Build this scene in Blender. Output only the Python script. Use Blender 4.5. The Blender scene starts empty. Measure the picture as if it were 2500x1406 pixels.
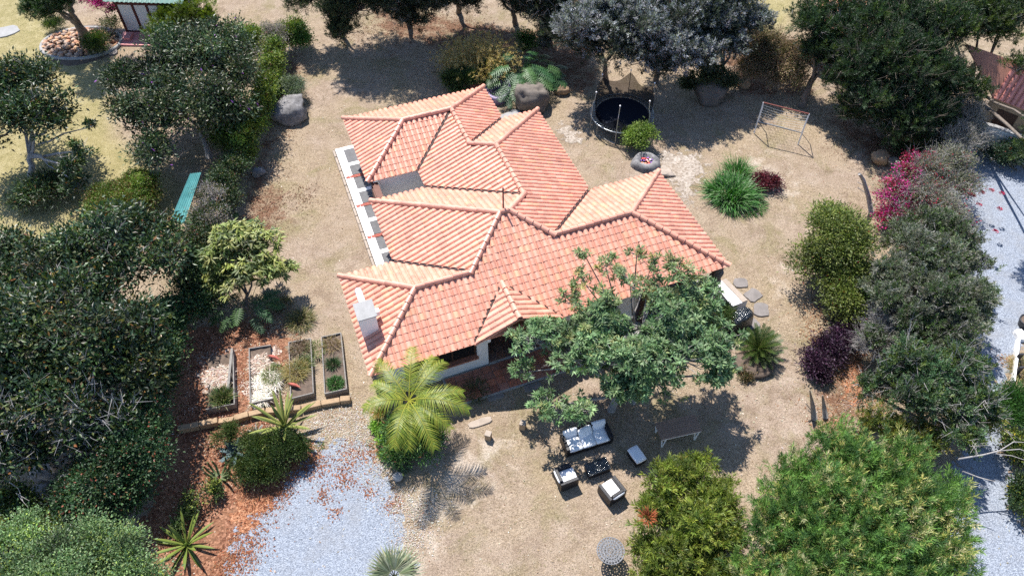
import bpy, math, random
import numpy as np
from mathutils import Vector, Matrix, noise as mnoise

# ------------------------------------------------------------------ camera, sky, sun, exposure
sc = bpy.context.scene
COL = sc.collection
CAM_H, PITCH, FPX, CX, CY = 27.0, math.radians(50.4), 1850.0, 1250.0, 703.0
cd = bpy.data.cameras.new('camera'); cam = bpy.data.objects.new('camera', cd); COL.objects.link(cam)
cam.location = (0, 0, CAM_H); cam.rotation_euler = (math.pi/2-PITCH, 0, 0)
cd.sensor_width = 36.0; cd.lens = 36.0*FPX/2500.0; cd.clip_start = 0.5; cd.clip_end = 2000
sc.camera = cam
SUN_TO = Vector((-0.27, 0.56, 1.0)).normalized()
SUN_EL = math.asin(SUN_TO.z)
world = bpy.data.worlds.new('World'); sc.world = world; world.use_nodes = True
wn = world.node_tree.nodes; wl = world.node_tree.links
sky = wn.new('ShaderNodeTexSky'); sky.sky_type = 'NISHITA'; sky.sun_disc = False
sky.sun_elevation = SUN_EL; sky.sun_rotation = math.atan2(SUN_TO.x, SUN_TO.y)
sky.altitude = 2000; sky.air_density = 1.0; sky.dust_density = 0.6
wl.new(sky.outputs[0], wn['Background'].inputs[0]); wn['Background'].inputs[1].default_value = 0.125
sd = bpy.data.lights.new('sun', 'SUN'); sun = bpy.data.objects.new('sun', sd); COL.objects.link(sun)
sd.energy = 4.6; sd.angle = math.radians(0.55); sd.color = (1.0, 0.955, 0.89)
sun.rotation_euler = (-SUN_TO).to_track_quat('-Z', 'Y').to_euler(); sun.location = SUN_TO*80
sc.view_settings.view_transform = 'Standard'; sc.view_settings.look = 'None'
sc.view_settings.exposure = 0.93; sc.view_settings.gamma = 1.0
sc.cycles.max_bounces = 5; sc.cycles.diffuse_bounces = 3; sc.cycles.glossy_bounces = 2
sc.cycles.transmission_bounces = 3; sc.cycles.transparent_max_bounces = 12
sc.cycles.use_adaptive_sampling = True; sc.cycles.adaptive_threshold = 0.015
sc.cycles.use_denoising = False; sc.cycles.sample_clamp_indirect = 6.0
sc.cycles.caustics_reflective = False; sc.cycles.caustics_refractive = False

# ------------------------------------------------------------------ helpers
CP, SP = math.cos(PITCH), math.sin(PITCH)
def at(px, py, z=0.0):
    """point of the place seen at photograph pixel (px, py) at height z"""
    a = (px-CX)/FPX; b = -(py-CY)/FPX
    d = np.array([a, CP+b*SP, -SP+b*CP]); t = (z-CAM_H)/d[2]
    return np.array([0, 0, CAM_H])+t*d
def depth(p): return p[1]*CP-(p[2]-CAM_H)*SP
def ppm(p): return FPX/depth(p)              # photograph pixels per metre there
PSI = math.radians(20.81); PC, PS = math.cos(PSI), math.sin(PSI)
def H(u, v, z=0.0): return np.array([u*PC-v*PS, u*PS+v*PC, z])      # house frame to world
def unH(p): return np.array([p[0]*PC+p[1]*PS, -p[0]*PS+p[1]*PC, p[2]])
def nrm(a): return a/np.maximum(np.linalg.norm(a, axis=-1, keepdims=True), 1e-9)

class MB:
    """collects shapes and links them as one mesh object"""
    def __init__(s): s.V = []; s.F = []; s.C = []; s.n = 0
    def add(s, v, f, col=None):
        v = np.asarray(v, float).reshape(-1, 3); s.V.append(v)
        if isinstance(f, np.ndarray): s.F.append(f+s.n)
        else:
            for q in f: s.F.append(np.array([q])+s.n)
        c = np.ones((len(v), 3)) if col is None else np.broadcast_to(np.asarray(col, float), (len(v), 3))
        s.C.append(c); s.n += len(v); return s
    def box(s, c, size, rz=0.0, tilt=None, col=None):
        x, y, z = [q/2 for q in size]
        v = np.array([(a*x, b*y, d*z) for d in (-1, 1) for a, b in ((-1,-1),(1,-1),(1,1),(-1,1))])
        if tilt is not None: v = v@np.array(tilt).T
        k, w = math.cos(rz), math.sin(rz)
        v = np.stack([v[:,0]*k-v[:,1]*w, v[:,0]*w+v[:,1]*k, v[:,2]], 1)+np.asarray(c)
        return s.add(v, np.array([(3,2,1,0),(4,5,6,7),(0,1,5,4),(1,2,6,5),(2,3,7,6),(3,0,4,7)]), col)
    def ubox(s, u0, u1, v0, v1, z0, z1, col=None):
        return s.box(H((u0+u1)/2, (v0+v1)/2, (z0+z1)/2), (u1-u0, v1-v0, z1-z0), PSI, None, col)
    def tube(s, path, r, seg=8, cap=True, col=None):
        P = np.asarray(path, float); n = len(P); r = np.broadcast_to(np.asarray(r, float), (n,))
        T = np.gradient(P, axis=0); T = nrm(T)
        ref = np.array([0.,0,1]) if abs(T[0][2]) < .9 else np.array([1.,0,0])
        V = []
        for i in range(n):
            a = np.cross(T[i], ref); a /= max(np.linalg.norm(a), 1e-9); b = np.cross(a, T[i])
            for k in range(seg):
                t = 2*math.pi*k/seg; V.append(P[i]+r[i]*(math.cos(t)*a+math.sin(t)*b))
        F = [(i*seg+k, i*seg+(k+1)%seg, (i+1)*seg+(k+1)%seg, (i+1)*seg+k) for i in range(n-1) for k in range(seg)]
        s.add(V, np.array(F), col)
        if cap:
            s.n -= len(V)
            for q in (list(range(seg)), list(range((n-1)*seg, n*seg))[::-1]): s.F.append(np.array([q])+s.n)
            s.n += len(V)
        return s
    def bar(s, a, b, r, seg=6, col=None): return s.tube([a, b], r, seg, True, col)
    def prism(s, poly, z0, z1, col=None):
        n = len(poly); v = [(p[0], p[1], z0) for p in poly]+[(p[0], p[1], z1) for p in poly]
        return s.add(v, [list(range(n))[::-1], list(range(n, 2*n))]+[[i, (i+1)%n, n+(i+1)%n, n+i] for i in range(n)], col)
    def lathe(s, prof, c=(0,0,0), seg=24, col=None):
        V = [(c[0]+r*math.cos(2*math.pi*k/seg), c[1]+r*math.sin(2*math.pi*k/seg), c[2]+z) for r, z in prof for k in range(seg)]
        F = [(i*seg+k, i*seg+(k+1)%seg, (i+1)*seg+(k+1)%seg, (i+1)*seg+k) for i in range(len(prof)-1) for k in range(seg)]
        return s.add(V, np.array(F), col)
    def rock(s, c, rad, seed=0, rough=.35, nu=18, nv=11, col=None, freq=1.1):
        V = []
        for i in range(nv+1):
            th = math.pi*i/nv
            for k in range(nu):
                ph = 2*math.pi*k/nu
                d = Vector((math.sin(th)*math.cos(ph), math.sin(th)*math.sin(ph), math.cos(th)))
                m = 1+rough*mnoise.noise(d*freq+Vector((seed*7.3, seed*1.7, 0)))+rough*.45*mnoise.noise(d*freq*3+Vector((seed, 3, 1)))
                d2 = Vector([math.copysign(abs(q)**.8, q) for q in d])
                V.append((c[0]+d2.x*rad[0]*m, c[1]+d2.y*rad[1]*m, c[2]+d2.z*rad[2]*m))
        F = [(i*nu+k, (i+1)*nu+k, (i+1)*nu+(k+1)%nu, i*nu+(k+1)%nu) for i in range(nv) for k in range(nu)]
        return s.add(V, np.array(F), col)
    def build(s, name, mat, parent=None, base=None, smooth=False, bevel=0, kind=None):
        V = np.concatenate(s.V); C = np.concatenate(s.C)
        if parent is not None:
            b = ROOT[parent.name]
        else: b = np.asarray(base if base is not None else (V.min(0)+V.max(0))/2*np.array([1,1,0])+np.array([0,0,V[:,2].min()]), float)
        me = npmesh(name, V-b, s.F, C, mat, smooth)
        o = bpy.data.objects.new(name, me); COL.objects.link(o)
        if parent is not None: o.parent = parent
        else: o.location = b
        ROOT[o.name] = b
        if bevel:
            m = o.modifiers.new('bevel', 'BEVEL'); m.width = bevel; m.segments = 2; m.limit_method = 'ANGLE'; m.angle_limit = .6
        if kind: o['kind'] = kind
        return o
ROOT = {}
def npmesh(name, V, Fs, C, mat, smooth=False):
    me = bpy.data.meshes.new(name)
    me.vertices.add(len(V)); me.vertices.foreach_set('co', V.astype(np.float32).ravel())
    tot = np.concatenate([np.full(len(f), f.shape[1]) for f in Fs]); loops = np.concatenate([f.ravel() for f in Fs])
    me.loops.add(len(loops)); me.loops.foreach_set('vertex_index', loops.astype(np.int32))
    me.polygons.add(len(tot))
    me.polygons.foreach_set('loop_start', np.concatenate([[0], np.cumsum(tot)[:-1]]).astype(np.int32))
    if C is not None:
        ca = me.color_attributes.new('col', 'FLOAT_COLOR', 'POINT')
        ca.data.foreach_set('color', np.concatenate([C, np.ones((len(C), 1))], 1).astype(np.float32).ravel())
    me.update(calc_edges=True)
    me.polygons.foreach_set('use_smooth', np.full(len(tot), bool(smooth)))
    if mat: me.materials.append(mat)
    me.validate(); return me
def tag(o, label, cat, group=None, kind=None):
    o['label'] = label; o['category'] = cat
    if group: o['group'] = group
    o['kind'] = kind or 'thing'
    return o
def thing(name, label, cat, base, group=None):
    o = bpy.data.objects.new(name, None); COL.objects.link(o); o.empty_display_size = .2
    o.location = base; ROOT[o.name] = np.asarray(base, float); return tag(o, label, cat, group)
def struct(o): o['kind'] = 'structure'; return o
def copy_tree(o, parent=None):
    c = o.copy(); COL.objects.link(c); c.parent = parent
    for ch in list(o.children): copy_tree(ch, c)
    return c

# ------------------------------------------------------------------ materials
MATS = {}
def new_mat(name):
    m = bpy.data.materials.new(name); m.use_nodes = True; MATS[name] = m
    return m, m.node_tree.nodes, m.node_tree.links, m.node_tree.nodes['Principled BSDF']
def noise_node(N, L, scale, detail=4, rough=.6, vec=None, dist=0):
    t = N.new('ShaderNodeTexNoise'); t.inputs['Scale'].default_value = scale; t.inputs['Detail'].default_value = detail
    t.inputs['Roughness'].default_value = rough; t.inputs['Distortion'].default_value = dist
    if vec is not None: L.new(vec, t.inputs['Vector'])
    return t.outputs['Fac']
def ramp(N, L, fac, stops):
    r = N.new('ShaderNodeValToRGB'); e = r.color_ramp.elements
    while len(e) < len(stops): e.new(.5)
    for q, (p, c) in zip(e, stops): q.position = p; q.color = (c[0], c[1], c[2], 1) if not isinstance(c, (int, float)) else (c, c, c, 1)
    L.new(fac, r.inputs[0]); return r.outputs[0]
def mix(N, L, fac, a, b, mode='MIX'):
    m = N.new('ShaderNodeMix'); m.data_type = 'RGBA'; m.blend_type = mode
    for s, v in ((m.inputs[0], fac), (m.inputs[6], a), (m.inputs[7], b)):
        if isinstance(v, (int, float)): s.default_value = v
        elif isinstance(v, tuple): s.default_value = (*v, 1)
        else: L.new(v, s)
    return m.outputs[2]
def maths(N, L, op, a, b=None, c=None):
    m = N.new('ShaderNodeMath'); m.operation = op
    for s, v in zip(m.inputs, (a, b, c)):
        if v is None: continue
        if isinstance(v, (int, float)): s.default_value = v
        else: L.new(v, s)
    return m.outputs[0]
def objco(N): return N.new('ShaderNodeNewGeometry').outputs['Position']
def bump(N, L, P, h, strength=.4, dist=.02):
    b = N.new('ShaderNodeBump'); b.inputs['Strength'].default_value = strength; b.inputs['Distance'].default_value = dist
    L.new(h, b.inputs['Height']); L.new(b.outputs[0], P.inputs['Normal'])
def attr(N, name):
    a = N.new('ShaderNodeAttribute'); a.attribute_name = name; return a
def simple(name, col, rough=.7, var=.15, scale=6, bumps=.3, spec=.4, metal=0, use_col=False, fine=40):
    """painted / mineral surface: the colour varies at two scales, fine relief"""
    m, N, L, P = new_mat(name); pos = objco(N)
    n1 = noise_node(N, L, scale, 5, .65, pos); n2 = noise_node(N, L, fine, 3, .6, pos)
    f = maths(N, L, 'ADD', maths(N, L, 'MULTIPLY', n1, .6), maths(N, L, 'MULTIPLY', n2, .4))
    a = tuple(max(0, q*(1-var*1.6)) for q in col); b = tuple(min(1, q*(1+var*1.6)) for q in col)
    c = ramp(N, L, f, [(.28, a), (.72, b)])
    if use_col: c = mix(N, L, 1.0, c, attr(N, 'col').outputs['Color'], 'MULTIPLY')
    L.new(c, P.inputs['Base Color']); P.inputs['Roughness'].default_value = rough; P.inputs['Metallic'].default_value = metal
    P.inputs['Specular IOR Level'].default_value = spec
    if bumps: bump(N, L, P, f, bumps, .015)
    return m
def leafmat(name, rough=.5, trans=.3, spec=.5):
    m, N, L, P = new_mat(name); c = attr(N, 'col').outputs['Color']
    L.new(c, P.inputs['Base Color']); P.inputs['Roughness'].default_value = rough; P.inputs['Specular IOR Level'].default_value = spec
    if trans:
        t = N.new('ShaderNodeBsdfTranslucent'); c2 = mix(N, L, 1.0, c, (1.0, 1.15, .6), 'MULTIPLY'); L.new(c2, t.inputs[0])
        x = N.new('ShaderNodeMixShader'); x.inputs[0].default_value = trans
        L.new(P.outputs[0], x.inputs[1]); L.new(t.outputs[0], x.inputs[2]); L.new(x.outputs[0], N['Material Output'].inputs[0])
    return m
leafmat('leaf', .5, .28, .45); leafmat('leaf_glossy', .42, .2, .42); leafmat('leaf_dry', .8, .2, .2)
simple('bark', (.17, .14, .115), .9, .3, 5, .8); simple('bark_grey', (.33, .31, .30), .9, .2, 6, .6)
simple('stucco', (.74, .73, .72), .85, .06, 1.6, .25, .3); simple('concrete', (.30, .295, .29), .9, .16, 2.5, .4)
simple('white_paint', (.80, .79, .79), .5, .05, 3, .1); simple('brick_red', (.36, .10, .075), .85, .25, 8, .4)
simple('wood_dark', (.06, .028, .018), .6, .3, 6, .4); simple('wood_grey', (.22, .205, .19), .85, .3, 7, .6)
simple('slate', (.13, .13, .135), .85, .2, 4, .4); simple('wood_red', (.15, .065, .045), .7, .25, 6, .3)
simple('wood_table', (.27, .175, .125), .7, .2, 9, .3); simple('metal_white', (.72, .75, .78), .4, .05, 4, .05)
simple('metal_dark', (.03, .03, .035), .45, .2, 8, .1); simple('iron', (.17, .175, .19), .5, .3, 12, .2, .4, .3); simple('rust_red', (.22, .06, .045), .6, .2, 8, .1)
simple('metal_grey', (.42, .45, .47), .35, .12, 8, .1, .5, .6)
simple('black_weave', (.012, .012, .016), .45, .3, 30, .6); simple('cushion', (.84, .85, .88), .85, .03, 5, .35, .2)
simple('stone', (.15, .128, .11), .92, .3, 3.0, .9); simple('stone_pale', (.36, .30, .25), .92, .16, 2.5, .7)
simple('stone_ochre', (.34, .235, .145), .92, .22, 4, .8); simple('rock_grey', (.19, .183, .185), .95, .5, 3.2, 1.0, fine=16)
simple('rockery_stone', (.42, .31, .24), .9, .25, 7, .6, use_col=True)
simple('terracotta_paver', (.33, .135, .09), .8, .25, 5, .4, use_col=True); simple('brown_paver', (.14, .085, .07), .6, .2, 5, .3, use_col=True)
simple('soil', (.12, .088, .068), .95, .35, 5, 1.0, fine=30); simple('green_sheet', (.10, .20, .17), .6, .15, 3, .2)
simple('purple_plaster', (.20, .16, .27), .45, .2, 4, .4); simple('pink_paint', (.62, .27, .27), .7, .12, 4, .3)
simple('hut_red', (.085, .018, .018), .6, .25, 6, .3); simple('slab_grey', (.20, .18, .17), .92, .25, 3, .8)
m = simple('roof_tile', (.63, .295, .205), .44, .20, 1.1, .5, .6, use_col=True, fine=22)
simple('gutter_shadow', (.035, .016, .013), .7, .2, 6, .2); simple('roof_deck', (.58, .27, .19), .6, .2, 4, .4)
m, N, L, P = new_mat('glass_dark'); P.inputs['Base Color'].default_value = (.012, .013, .015, 1); P.inputs['Roughness'].default_value = .08
m, N, L, P = new_mat('black_plastic'); pos = objco(N)      # crumpled black sheeting
v = N.new('ShaderNodeTexVoronoi'); v.feature = 'DISTANCE_TO_EDGE'; v.inputs['Scale'].default_value = 3.5; L.new(pos, v.inputs['Vector'])
n = noise_node(N, L, 7, 5, .7, pos, 1.5); bump(N, L, P, maths(N, L, 'ADD', v.outputs[0], n), .9, .06)
P.inputs['Base Color'].default_value = (.012, .016, .02, 1); P.inputs['Roughness'].default_value = .16; P.inputs['Specular IOR Level'].default_value = 1.0
m, N, L, P = new_mat('teal_sheet'); pos = objco(N)
c = ramp(N, L, noise_node(N, L, 2.2, 5, .7, pos), [(.3, (.05, .20, .20)), (.7, (.13, .36, .35))]); L.new(c, P.inputs['Base Color']); P.inputs['Roughness'].default_value = .45
m, N, L, P = new_mat('net'); P.inputs['Base Color'].default_value = (.004, .005, .010, 1); P.inputs['Roughness'].default_value = .9; P.inputs['Specular IOR Level'].default_value = .05
t = N.new('ShaderNodeBsdfTransparent'); x = N.new('ShaderNodeMixShader'); x.inputs[0].default_value = .72
L.new(t.outputs[0], x.inputs[1]); L.new(P.outputs[0], x.inputs[2]); L.new(x.outputs[0], N['Material Output'].inputs[0])
m, N, L, P = new_mat('trampoline_mat'); P.inputs['Base Color'].default_value = (.006, .009, .018, 1); P.inputs['Roughness'].default_value = .7; P.inputs['Specular IOR Level'].default_value = .12

# ---- ground: dry turf; painted point attributes say where lawn, litter (and painted tree shade), pale soil and fresh green lie
def ground_mat():
    m, N, L, P = new_mat('dry_turf'); pos = objco(N)
    big = noise_node(N, L, .22, 3, .6, pos); mid = noise_node(N, L, 1.3, 5, .68, pos); fine = noise_node(N, L, 9, 3, .75, pos)
    vf = noise_node(N, L, 24, 3, .8, pos)
    dry = ramp(N, L, mid, [(.25, (.225, .165, .118)), (.5, (.345, .265, .205)), (.78, (.46, .375, .305))])
    straw = ramp(N, L, fine, [(.3, (.235, .175, .11)), (.7, (.45, .355, .24))])
    olive = ramp(N, L, fine, [(.3, (.13, .115, .05)), (.7, (.29, .25, .12))]); big2 = noise_node(N, L, .5, 4, .7, pos, .6)
    c = mix(N, L, ramp(N, L, big, [(.36, 0), (.62, .8)]), dry, straw); c = mix(N, L, ramp(N, L, big2, [(.50, 0), (.68, .65)]), c, olive)
    c = mix(N, L, ramp(N, L, noise_node(N, L, .8, 4, .7, pos, .8), [(.54, 0), (.72, .6)]), c, (.17, .115, .08))
    lawn = ramp(N, L, mid, [(.25, (.215, .195, .075)), (.5, (.335, .285, .135)), (.8, (.46, .40, .235))])
    c = mix(N, L, attr(N, 'lawn').outputs['Fac'], c, lawn)
    br = maths(N, L, 'ADD', attr(N, 'pale').outputs['Fac'], maths(N, L, 'MULTIPLY', maths(N, L, 'SUBTRACT', mid, .5), 1.2))
    c = mix(N, L, ramp(N, L, br, [(.35, 0), (.75, 1)]), c, ramp(N, L, fine, [(.3, (.44, .36, .29)), (.7, (.66, .58, .50))]))
    lt = maths(N, L, 'ADD', attr(N, 'litter').outputs['Fac'], maths(N, L, 'MULTIPLY', maths(N, L, 'SUBTRACT', mid, .5), 1.4))
    litter_shade_col = ramp(N, L, fine, [(.25, (.085, .042, .026)), (.5, (.165, .085, .052)), (.75, (.34, .20, .13))])
    c = mix(N, L, ramp(N, L, lt, [(.4, 0), (.66, 1)]), c, litter_shade_col)
    gr = maths(N, L, 'ADD', attr(N, 'green').outputs['Fac'], maths(N, L, 'MULTIPLY', maths(N, L, 'SUBTRACT', fine, .5), 1.8))
    c = mix(N, L, ramp(N, L, gr, [(.45, 0), (.8, .85)]), c, ramp(N, L, vf, [(.3, (.075, .11, .022)), (.7, (.20, .235, .07))]))
    c = mix(N, L, ramp(N, L, vf, [(.36, .85), (.54, 0)]), c, mix(N, L, .72, c, (.05, .035, .02)))
    c = mix(N, L, ramp(N, L, vf, [(.58, 0), (.70, .6)]), c, (.60, .50, .40))
    L.new(c, P.inputs['Base Color']); P.inputs['Roughness'].default_value = .95; P.inputs['Specular IOR Level'].default_value = .15
    bump(N, L, P, maths(N, L, 'ADD', maths(N, L, 'MULTIPLY', vf, .5), fine), 1.0, .05)
ground_mat()
def edge_mat(name, stops, fscale, edge_scale, spec=.2, vary=None, bmp=.8):
    """loose material lying on the ground: opaque inside, breaking up along its rim (attribute rim: metres inside the edge)"""
    m, N, L, P = new_mat(name); pos = objco(N)
    v = N.new('ShaderNodeTexVoronoi'); v.inputs['Scale'].default_value = fscale; L.new(pos, v.inputs['Vector'])
    fine = maths(N, L, 'ADD', maths(N, L, 'MULTIPLY', v.outputs['Color'], .55), maths(N, L, 'MULTIPLY', noise_node(N, L, fscale*.8, 4, .7, pos), .45))
    c = ramp(N, L, fine, stops); mid = noise_node(N, L, .9, 5, .65, pos)
    if vary: c = mix(N, L, ramp(N, L, mid, [(.45, 0), (.75, .7)]), c, vary)
    L.new(c, P.inputs['Base Color']); P.inputs['Roughness'].default_value = .9; P.inputs['Specular IOR Level'].default_value = spec
    bump(N, L, P, v.outputs['Distance'], bmp, .03)
    e = noise_node(N, L, edge_scale, 7, .72, pos)
    k = maths(N, L, 'ADD', attr(N, 'rim').outputs['Fac'], maths(N, L, 'MULTIPLY', maths(N, L, 'SUBTRACT', e, .5), 3.2))
    t = N.new('ShaderNodeBsdfTransparent'); x = N.new('ShaderNodeMixShader')
    L.new(maths(N, L, 'GREATER_THAN', k, 0.0), x.inputs[0])
    L.new(t.outputs[0], x.inputs[1]); L.new(P.outputs[0], x.inputs[2]); L.new(x.outputs[0], N['Material Output'].inputs[0])
edge_mat('gravel', [(.2, (.12, .138, .172)), (.5, (.25, .28, .338)), (.8, (.41, .45, .515))], 30, 1.6, .2, (.25, .255, .27), .8)
edge_mat('bark_litter', [(.2, (.075, .032, .019)), (.5, (.19, .085, .05)), (.8, (.40, .21, .135))], 14, 2.2, .15, (.30, .17, .10))
edge_mat('needle_litter', [(.2, (.14, .052, .026)), (.5, (.31, .135, .072)), (.8, (.50, .28, .17))], 15, 2.6, .15)
edge_mat('bare_rock', [(.2, (.20, .16, .125)), (.5, (.33, .28, .235)), (.8, (.46, .41, .36))], 9, 2.6, .2, (.27, .21, .155), .8)
edge_mat('pale_chips', [(.2, (.15, .08, .06)), (.5, (.36, .28, .23)), (.8, (.66, .59, .53))], 11, 2.2, .2)

# ------------------------------------------------------------------ the ground and what lies loose on it
STEP = .25
def gz(x, y): return .022*np.sin(.55*x+.3*y)+.018*np.sin(.8*y-.35*x+1.3)+.012*np.sin(1.9*x+1.1*y)
def poly_dist(X, Y, poly):
    """metres inside (+) or outside (-) a polygon"""
    d = np.full(X.shape, 1e9); ins = np.zeros(X.shape, bool); n = len(poly)
    for i in range(n):
        ax, ay = poly[i][:2]; bx, by = poly[(i+1)%n][:2]
        ex, ey = bx-ax, by-ay; t = np.clip(((X-ax)*ex+(Y-ay)*ey)/(ex*ex+ey*ey+1e-9), 0, 1)
        d = np.minimum(d, np.hypot(X-ax-t*ex, Y-ay-t*ey))
        c = ((ay > Y) != (by > Y)) & (X < (bx-ax)*(Y-ay)/((by-ay) if abs(by-ay) > 1e-9 else 1e-9)+ax); ins ^= c
    return np.where(ins, d, -d)
def pxpoly(pts, z=0.0): return [at(x, y, z) for x, y in pts]
def set_attr(me, name, vals):
    a = me.attributes.new(name, 'FLOAT', 'POINT'); a.data.foreach_set('value', vals.astype(np.float32).ravel())
def grid(x0, x1, y0, y1):
    xs = np.arange(round(x0/STEP), round(x1/STEP)+1)*STEP; ys = np.arange(round(y0/STEP), round(y1/STEP)+1)*STEP
    X, Y = np.meshgrid(xs, ys); nx = len(xs); i = np.arange(X.size).reshape(X.shape)
    F = np.stack([i[:-1,:-1], i[:-1,1:], i[1:,1:], i[1:,:-1]], -1).reshape(-1, 4)
    return X, Y, F
SOFT = lambda d, w: np.clip(d/w*.5+.5, 0, 1)
X, Y, F = grid(-46, 46, 2, 66)
Zg = gz(X, Y)
V = np.stack([X, Y, Zg], -1).reshape(-1, 3)
# the skirt that carries the ground on to the horizon
R0 = [(-46,2),(46,2),(46,66),(-46,66)]; R1 = [(-900,-800),(900,-800),(900,1000),(-900,1000)]
nv = len(V); V = np.concatenate([V, [(a, b, -.06) for a, b in R0], [(a, b, -.06) for a, b in R1]])
skirt = np.array([(nv+i, nv+4+i, nv+4+(i+1)%4, nv+(i+1)%4) for i in range(4)])
me = npmesh('ground', V, [F, skirt], None, MATS['dry_turf'])
def zone(polys, w, amp=1.0):
    r = np.zeros(X.shape)
    for p in polys: r = np.maximum(r, SOFT(poly_dist(X, Y, pxpoly(p)), w))
    return np.concatenate([(r*amp).ravel(), np.zeros(8)])
set_attr(me, 'lawn', zone([[(-400,-150),(160,-60),(120,60),(260,150),(280,330),(420,430),(470,540),(330,600),(-500,640)],
    [(1790,-90),(1990,-90),(1930,60),(1880,90),(1800,90)]], .7))
set_attr(me, 'litter', zone([[(700,120),(745,130),(740,190),(700,230),(680,200)],[(660,300),(690,330),(660,420),(700,470),(720,540),(640,600),(560,570),(600,420)],
    [(450,820),(700,720),(760,800),(560,850),(560,1010),(660,1000),(660,1060),(600,1120),(560,1300),(530,1430),(330,1430),(400,1250),(430,1050)],
    [(890,20),(1060,30),(1250,60),(1420,70),(1480,190),(1420,260),(1330,180),(1200,120),(1080,130),(930,90)],  # shade below the top trees, painted in with the litter brown
    [(1960,260),(2150,300),(2330,400),(2240,420),(2130,420),(2040,330)],[(2000,850),(2120,850),(2130,1000),(2090,1090),(1990,1080),(1985,950)],
    [(2440,820),(2475,830),(2440,1000),(2450,1110),(2490,1250),(2600,1430),(2480,1430),(2450,1300),(2430,1000)],
    [(1700,70),(1960,90),(2000,250),(1800,240)],[(470,420),(560,380),(600,560),(470,620)]], .8, .62))
set_attr(me, 'pale', zone([[(790,1000),(900,1000),(930,1090),(1000,1180),(1050,1100),(1200,1040),(1290,1040),(1250,1150),(1100,1300),(1050,1430),(980,1430),(940,1150),(860,1080),(780,1060)],
    [(1380,300),(1420,330),(1400,350),(1370,330)],[(1600,370),(1700,380),(1720,420),(1660,480),(1600,430)],[(1810,330),(1900,390),(1990,470),(1940,520),(1850,480),(1800,400)],
    [(1850,420),(1920,420),(1920,480),(1840,480)],[(1900,600),(1960,700),(1900,760),(1850,700)]], 1.2, .55))
set_attr(me, 'green', zone([[(800,880),(860,790),(870,820),(880,870),(850,900)],[(700,840),(740,920),(720,960),(690,900)],[(890,560),(935,610),(930,645),(905,640)],[(1700,440),(1880,490),(1830,520),(1720,510)],
    [(1240,1010),(1400,960),(1420,1000),(1280,1040)],[(0,40),(40,50),(40,100),(0,100)],[(1840,30),(1900,30),(1900,70),(1840,60)],[(1920,600),(1980,620),(1980,660),(1930,650)],[(760,1000),(860,1000),(900,1080),(800,1040)]], .8, .5))
ground = struct(bpy.data.objects.new('ground', me)); COL.objects.link(ground); ROOT['ground'] = np.zeros(3)
def sheet(name, mat, pts, dz, kind, label=None, cat=None, z=0.0):
    p = [at(x, y, z) for x, y in pts]; a = np.array(p)
    X, Y, F = grid(a[:,0].min()-1.2, a[:,0].max()+1.2, a[:,1].min()-1.2, a[:,1].max()+1.2)
    d = poly_dist(X, Y, p); keep = (d.ravel()[F] > -1.1).any(1); F = F[keep]
    used, inv = np.unique(F, return_inverse=True); F = inv.reshape(F.shape)
    V = np.stack([X.ravel(), Y.ravel(), gz(X, Y).ravel()+dz], 1)[used]
    me = npmesh(name, V, [F], None, MATS[mat]); set_attr(me, 'rim', d.ravel()[used])
    o = bpy.data.objects.new(name, me); COL.objects.link(o); o['kind'] = kind
    if label: tag(o, label, cat, None, kind)
    return o
sheet('driveway', 'gravel', [(530,1450),(545,1370),(570,1280),(640,1210),(720,1140),(790,1080),(870,1070),(925,1130),(955,1200),(985,1290),(1005,1450),(1000,1600),(400,1600)], .004, 'structure')
sheet('road', 'gravel', [(2330,330),(2440,395),(2560,430),(2900,470),(2900,790),(2540,800),(2490,830),(2460,900),(2440,1000),(2455,1100),(2478,1240),(2520,1320),(2560,1450),(2560,1600),(2250,1600),(2300,1400),(2340,1200),(2350,1000),(2330,800),(2300,600),(2290,450)], .004, 'structure')
sheet('bark_litter', 'bark_litter', [(380,800),(620,790),(720,830),(700,900),(600,1010),(660,1030),(600,1100),(640,1160),(590,1270),(570,1330),(550,1430),(280,1430),(360,1250),(380,1050)], .008, 'stuff', 'red brown bark litter along the foot of the left hedge', 'litter')
sheet('needle_litter', 'needle_litter', [(600,1180),(660,1110),(740,1090),(780,1110),(700,1160),(680,1210),(640,1260),(590,1300),(570,1260)], .012, 'stuff', 'orange leaf litter strewn over the edge of the pale gravel', 'litter')
sheet('needle_litter', 'needle_litter', [(2040,850),(2100,860),(2110,930),(2080,990),(2060,930),(2030,890)], .012, 'stuff', 'orange leaf litter beside the dark purple shrub by the road', 'litter')
sheet('pale_chips', 'pale_chips', [(490,880),(560,860),(570,960),(660,850),(680,860),(670,970),(580,960),(560,990),(500,960)], .012, 'stuff', 'pale wood chips and dry leaves spread among the raised beds', 'wood chips')

# ------------------------------------------------------------------ the house
v0, vF, uF, uM, vM, uN, uNw, vN, uT, vT, vTs, uTe, vR, uR = 16.77, 22.01, .62, 2.98, 25.99, 12.61, 5.62, 29.56, 3.14, 32.41, 27.38, 10.65, 23.09, 16.24
ZE, SL = 2.6, .414
NRM = 1/math.hypot(1, SL)
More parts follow.
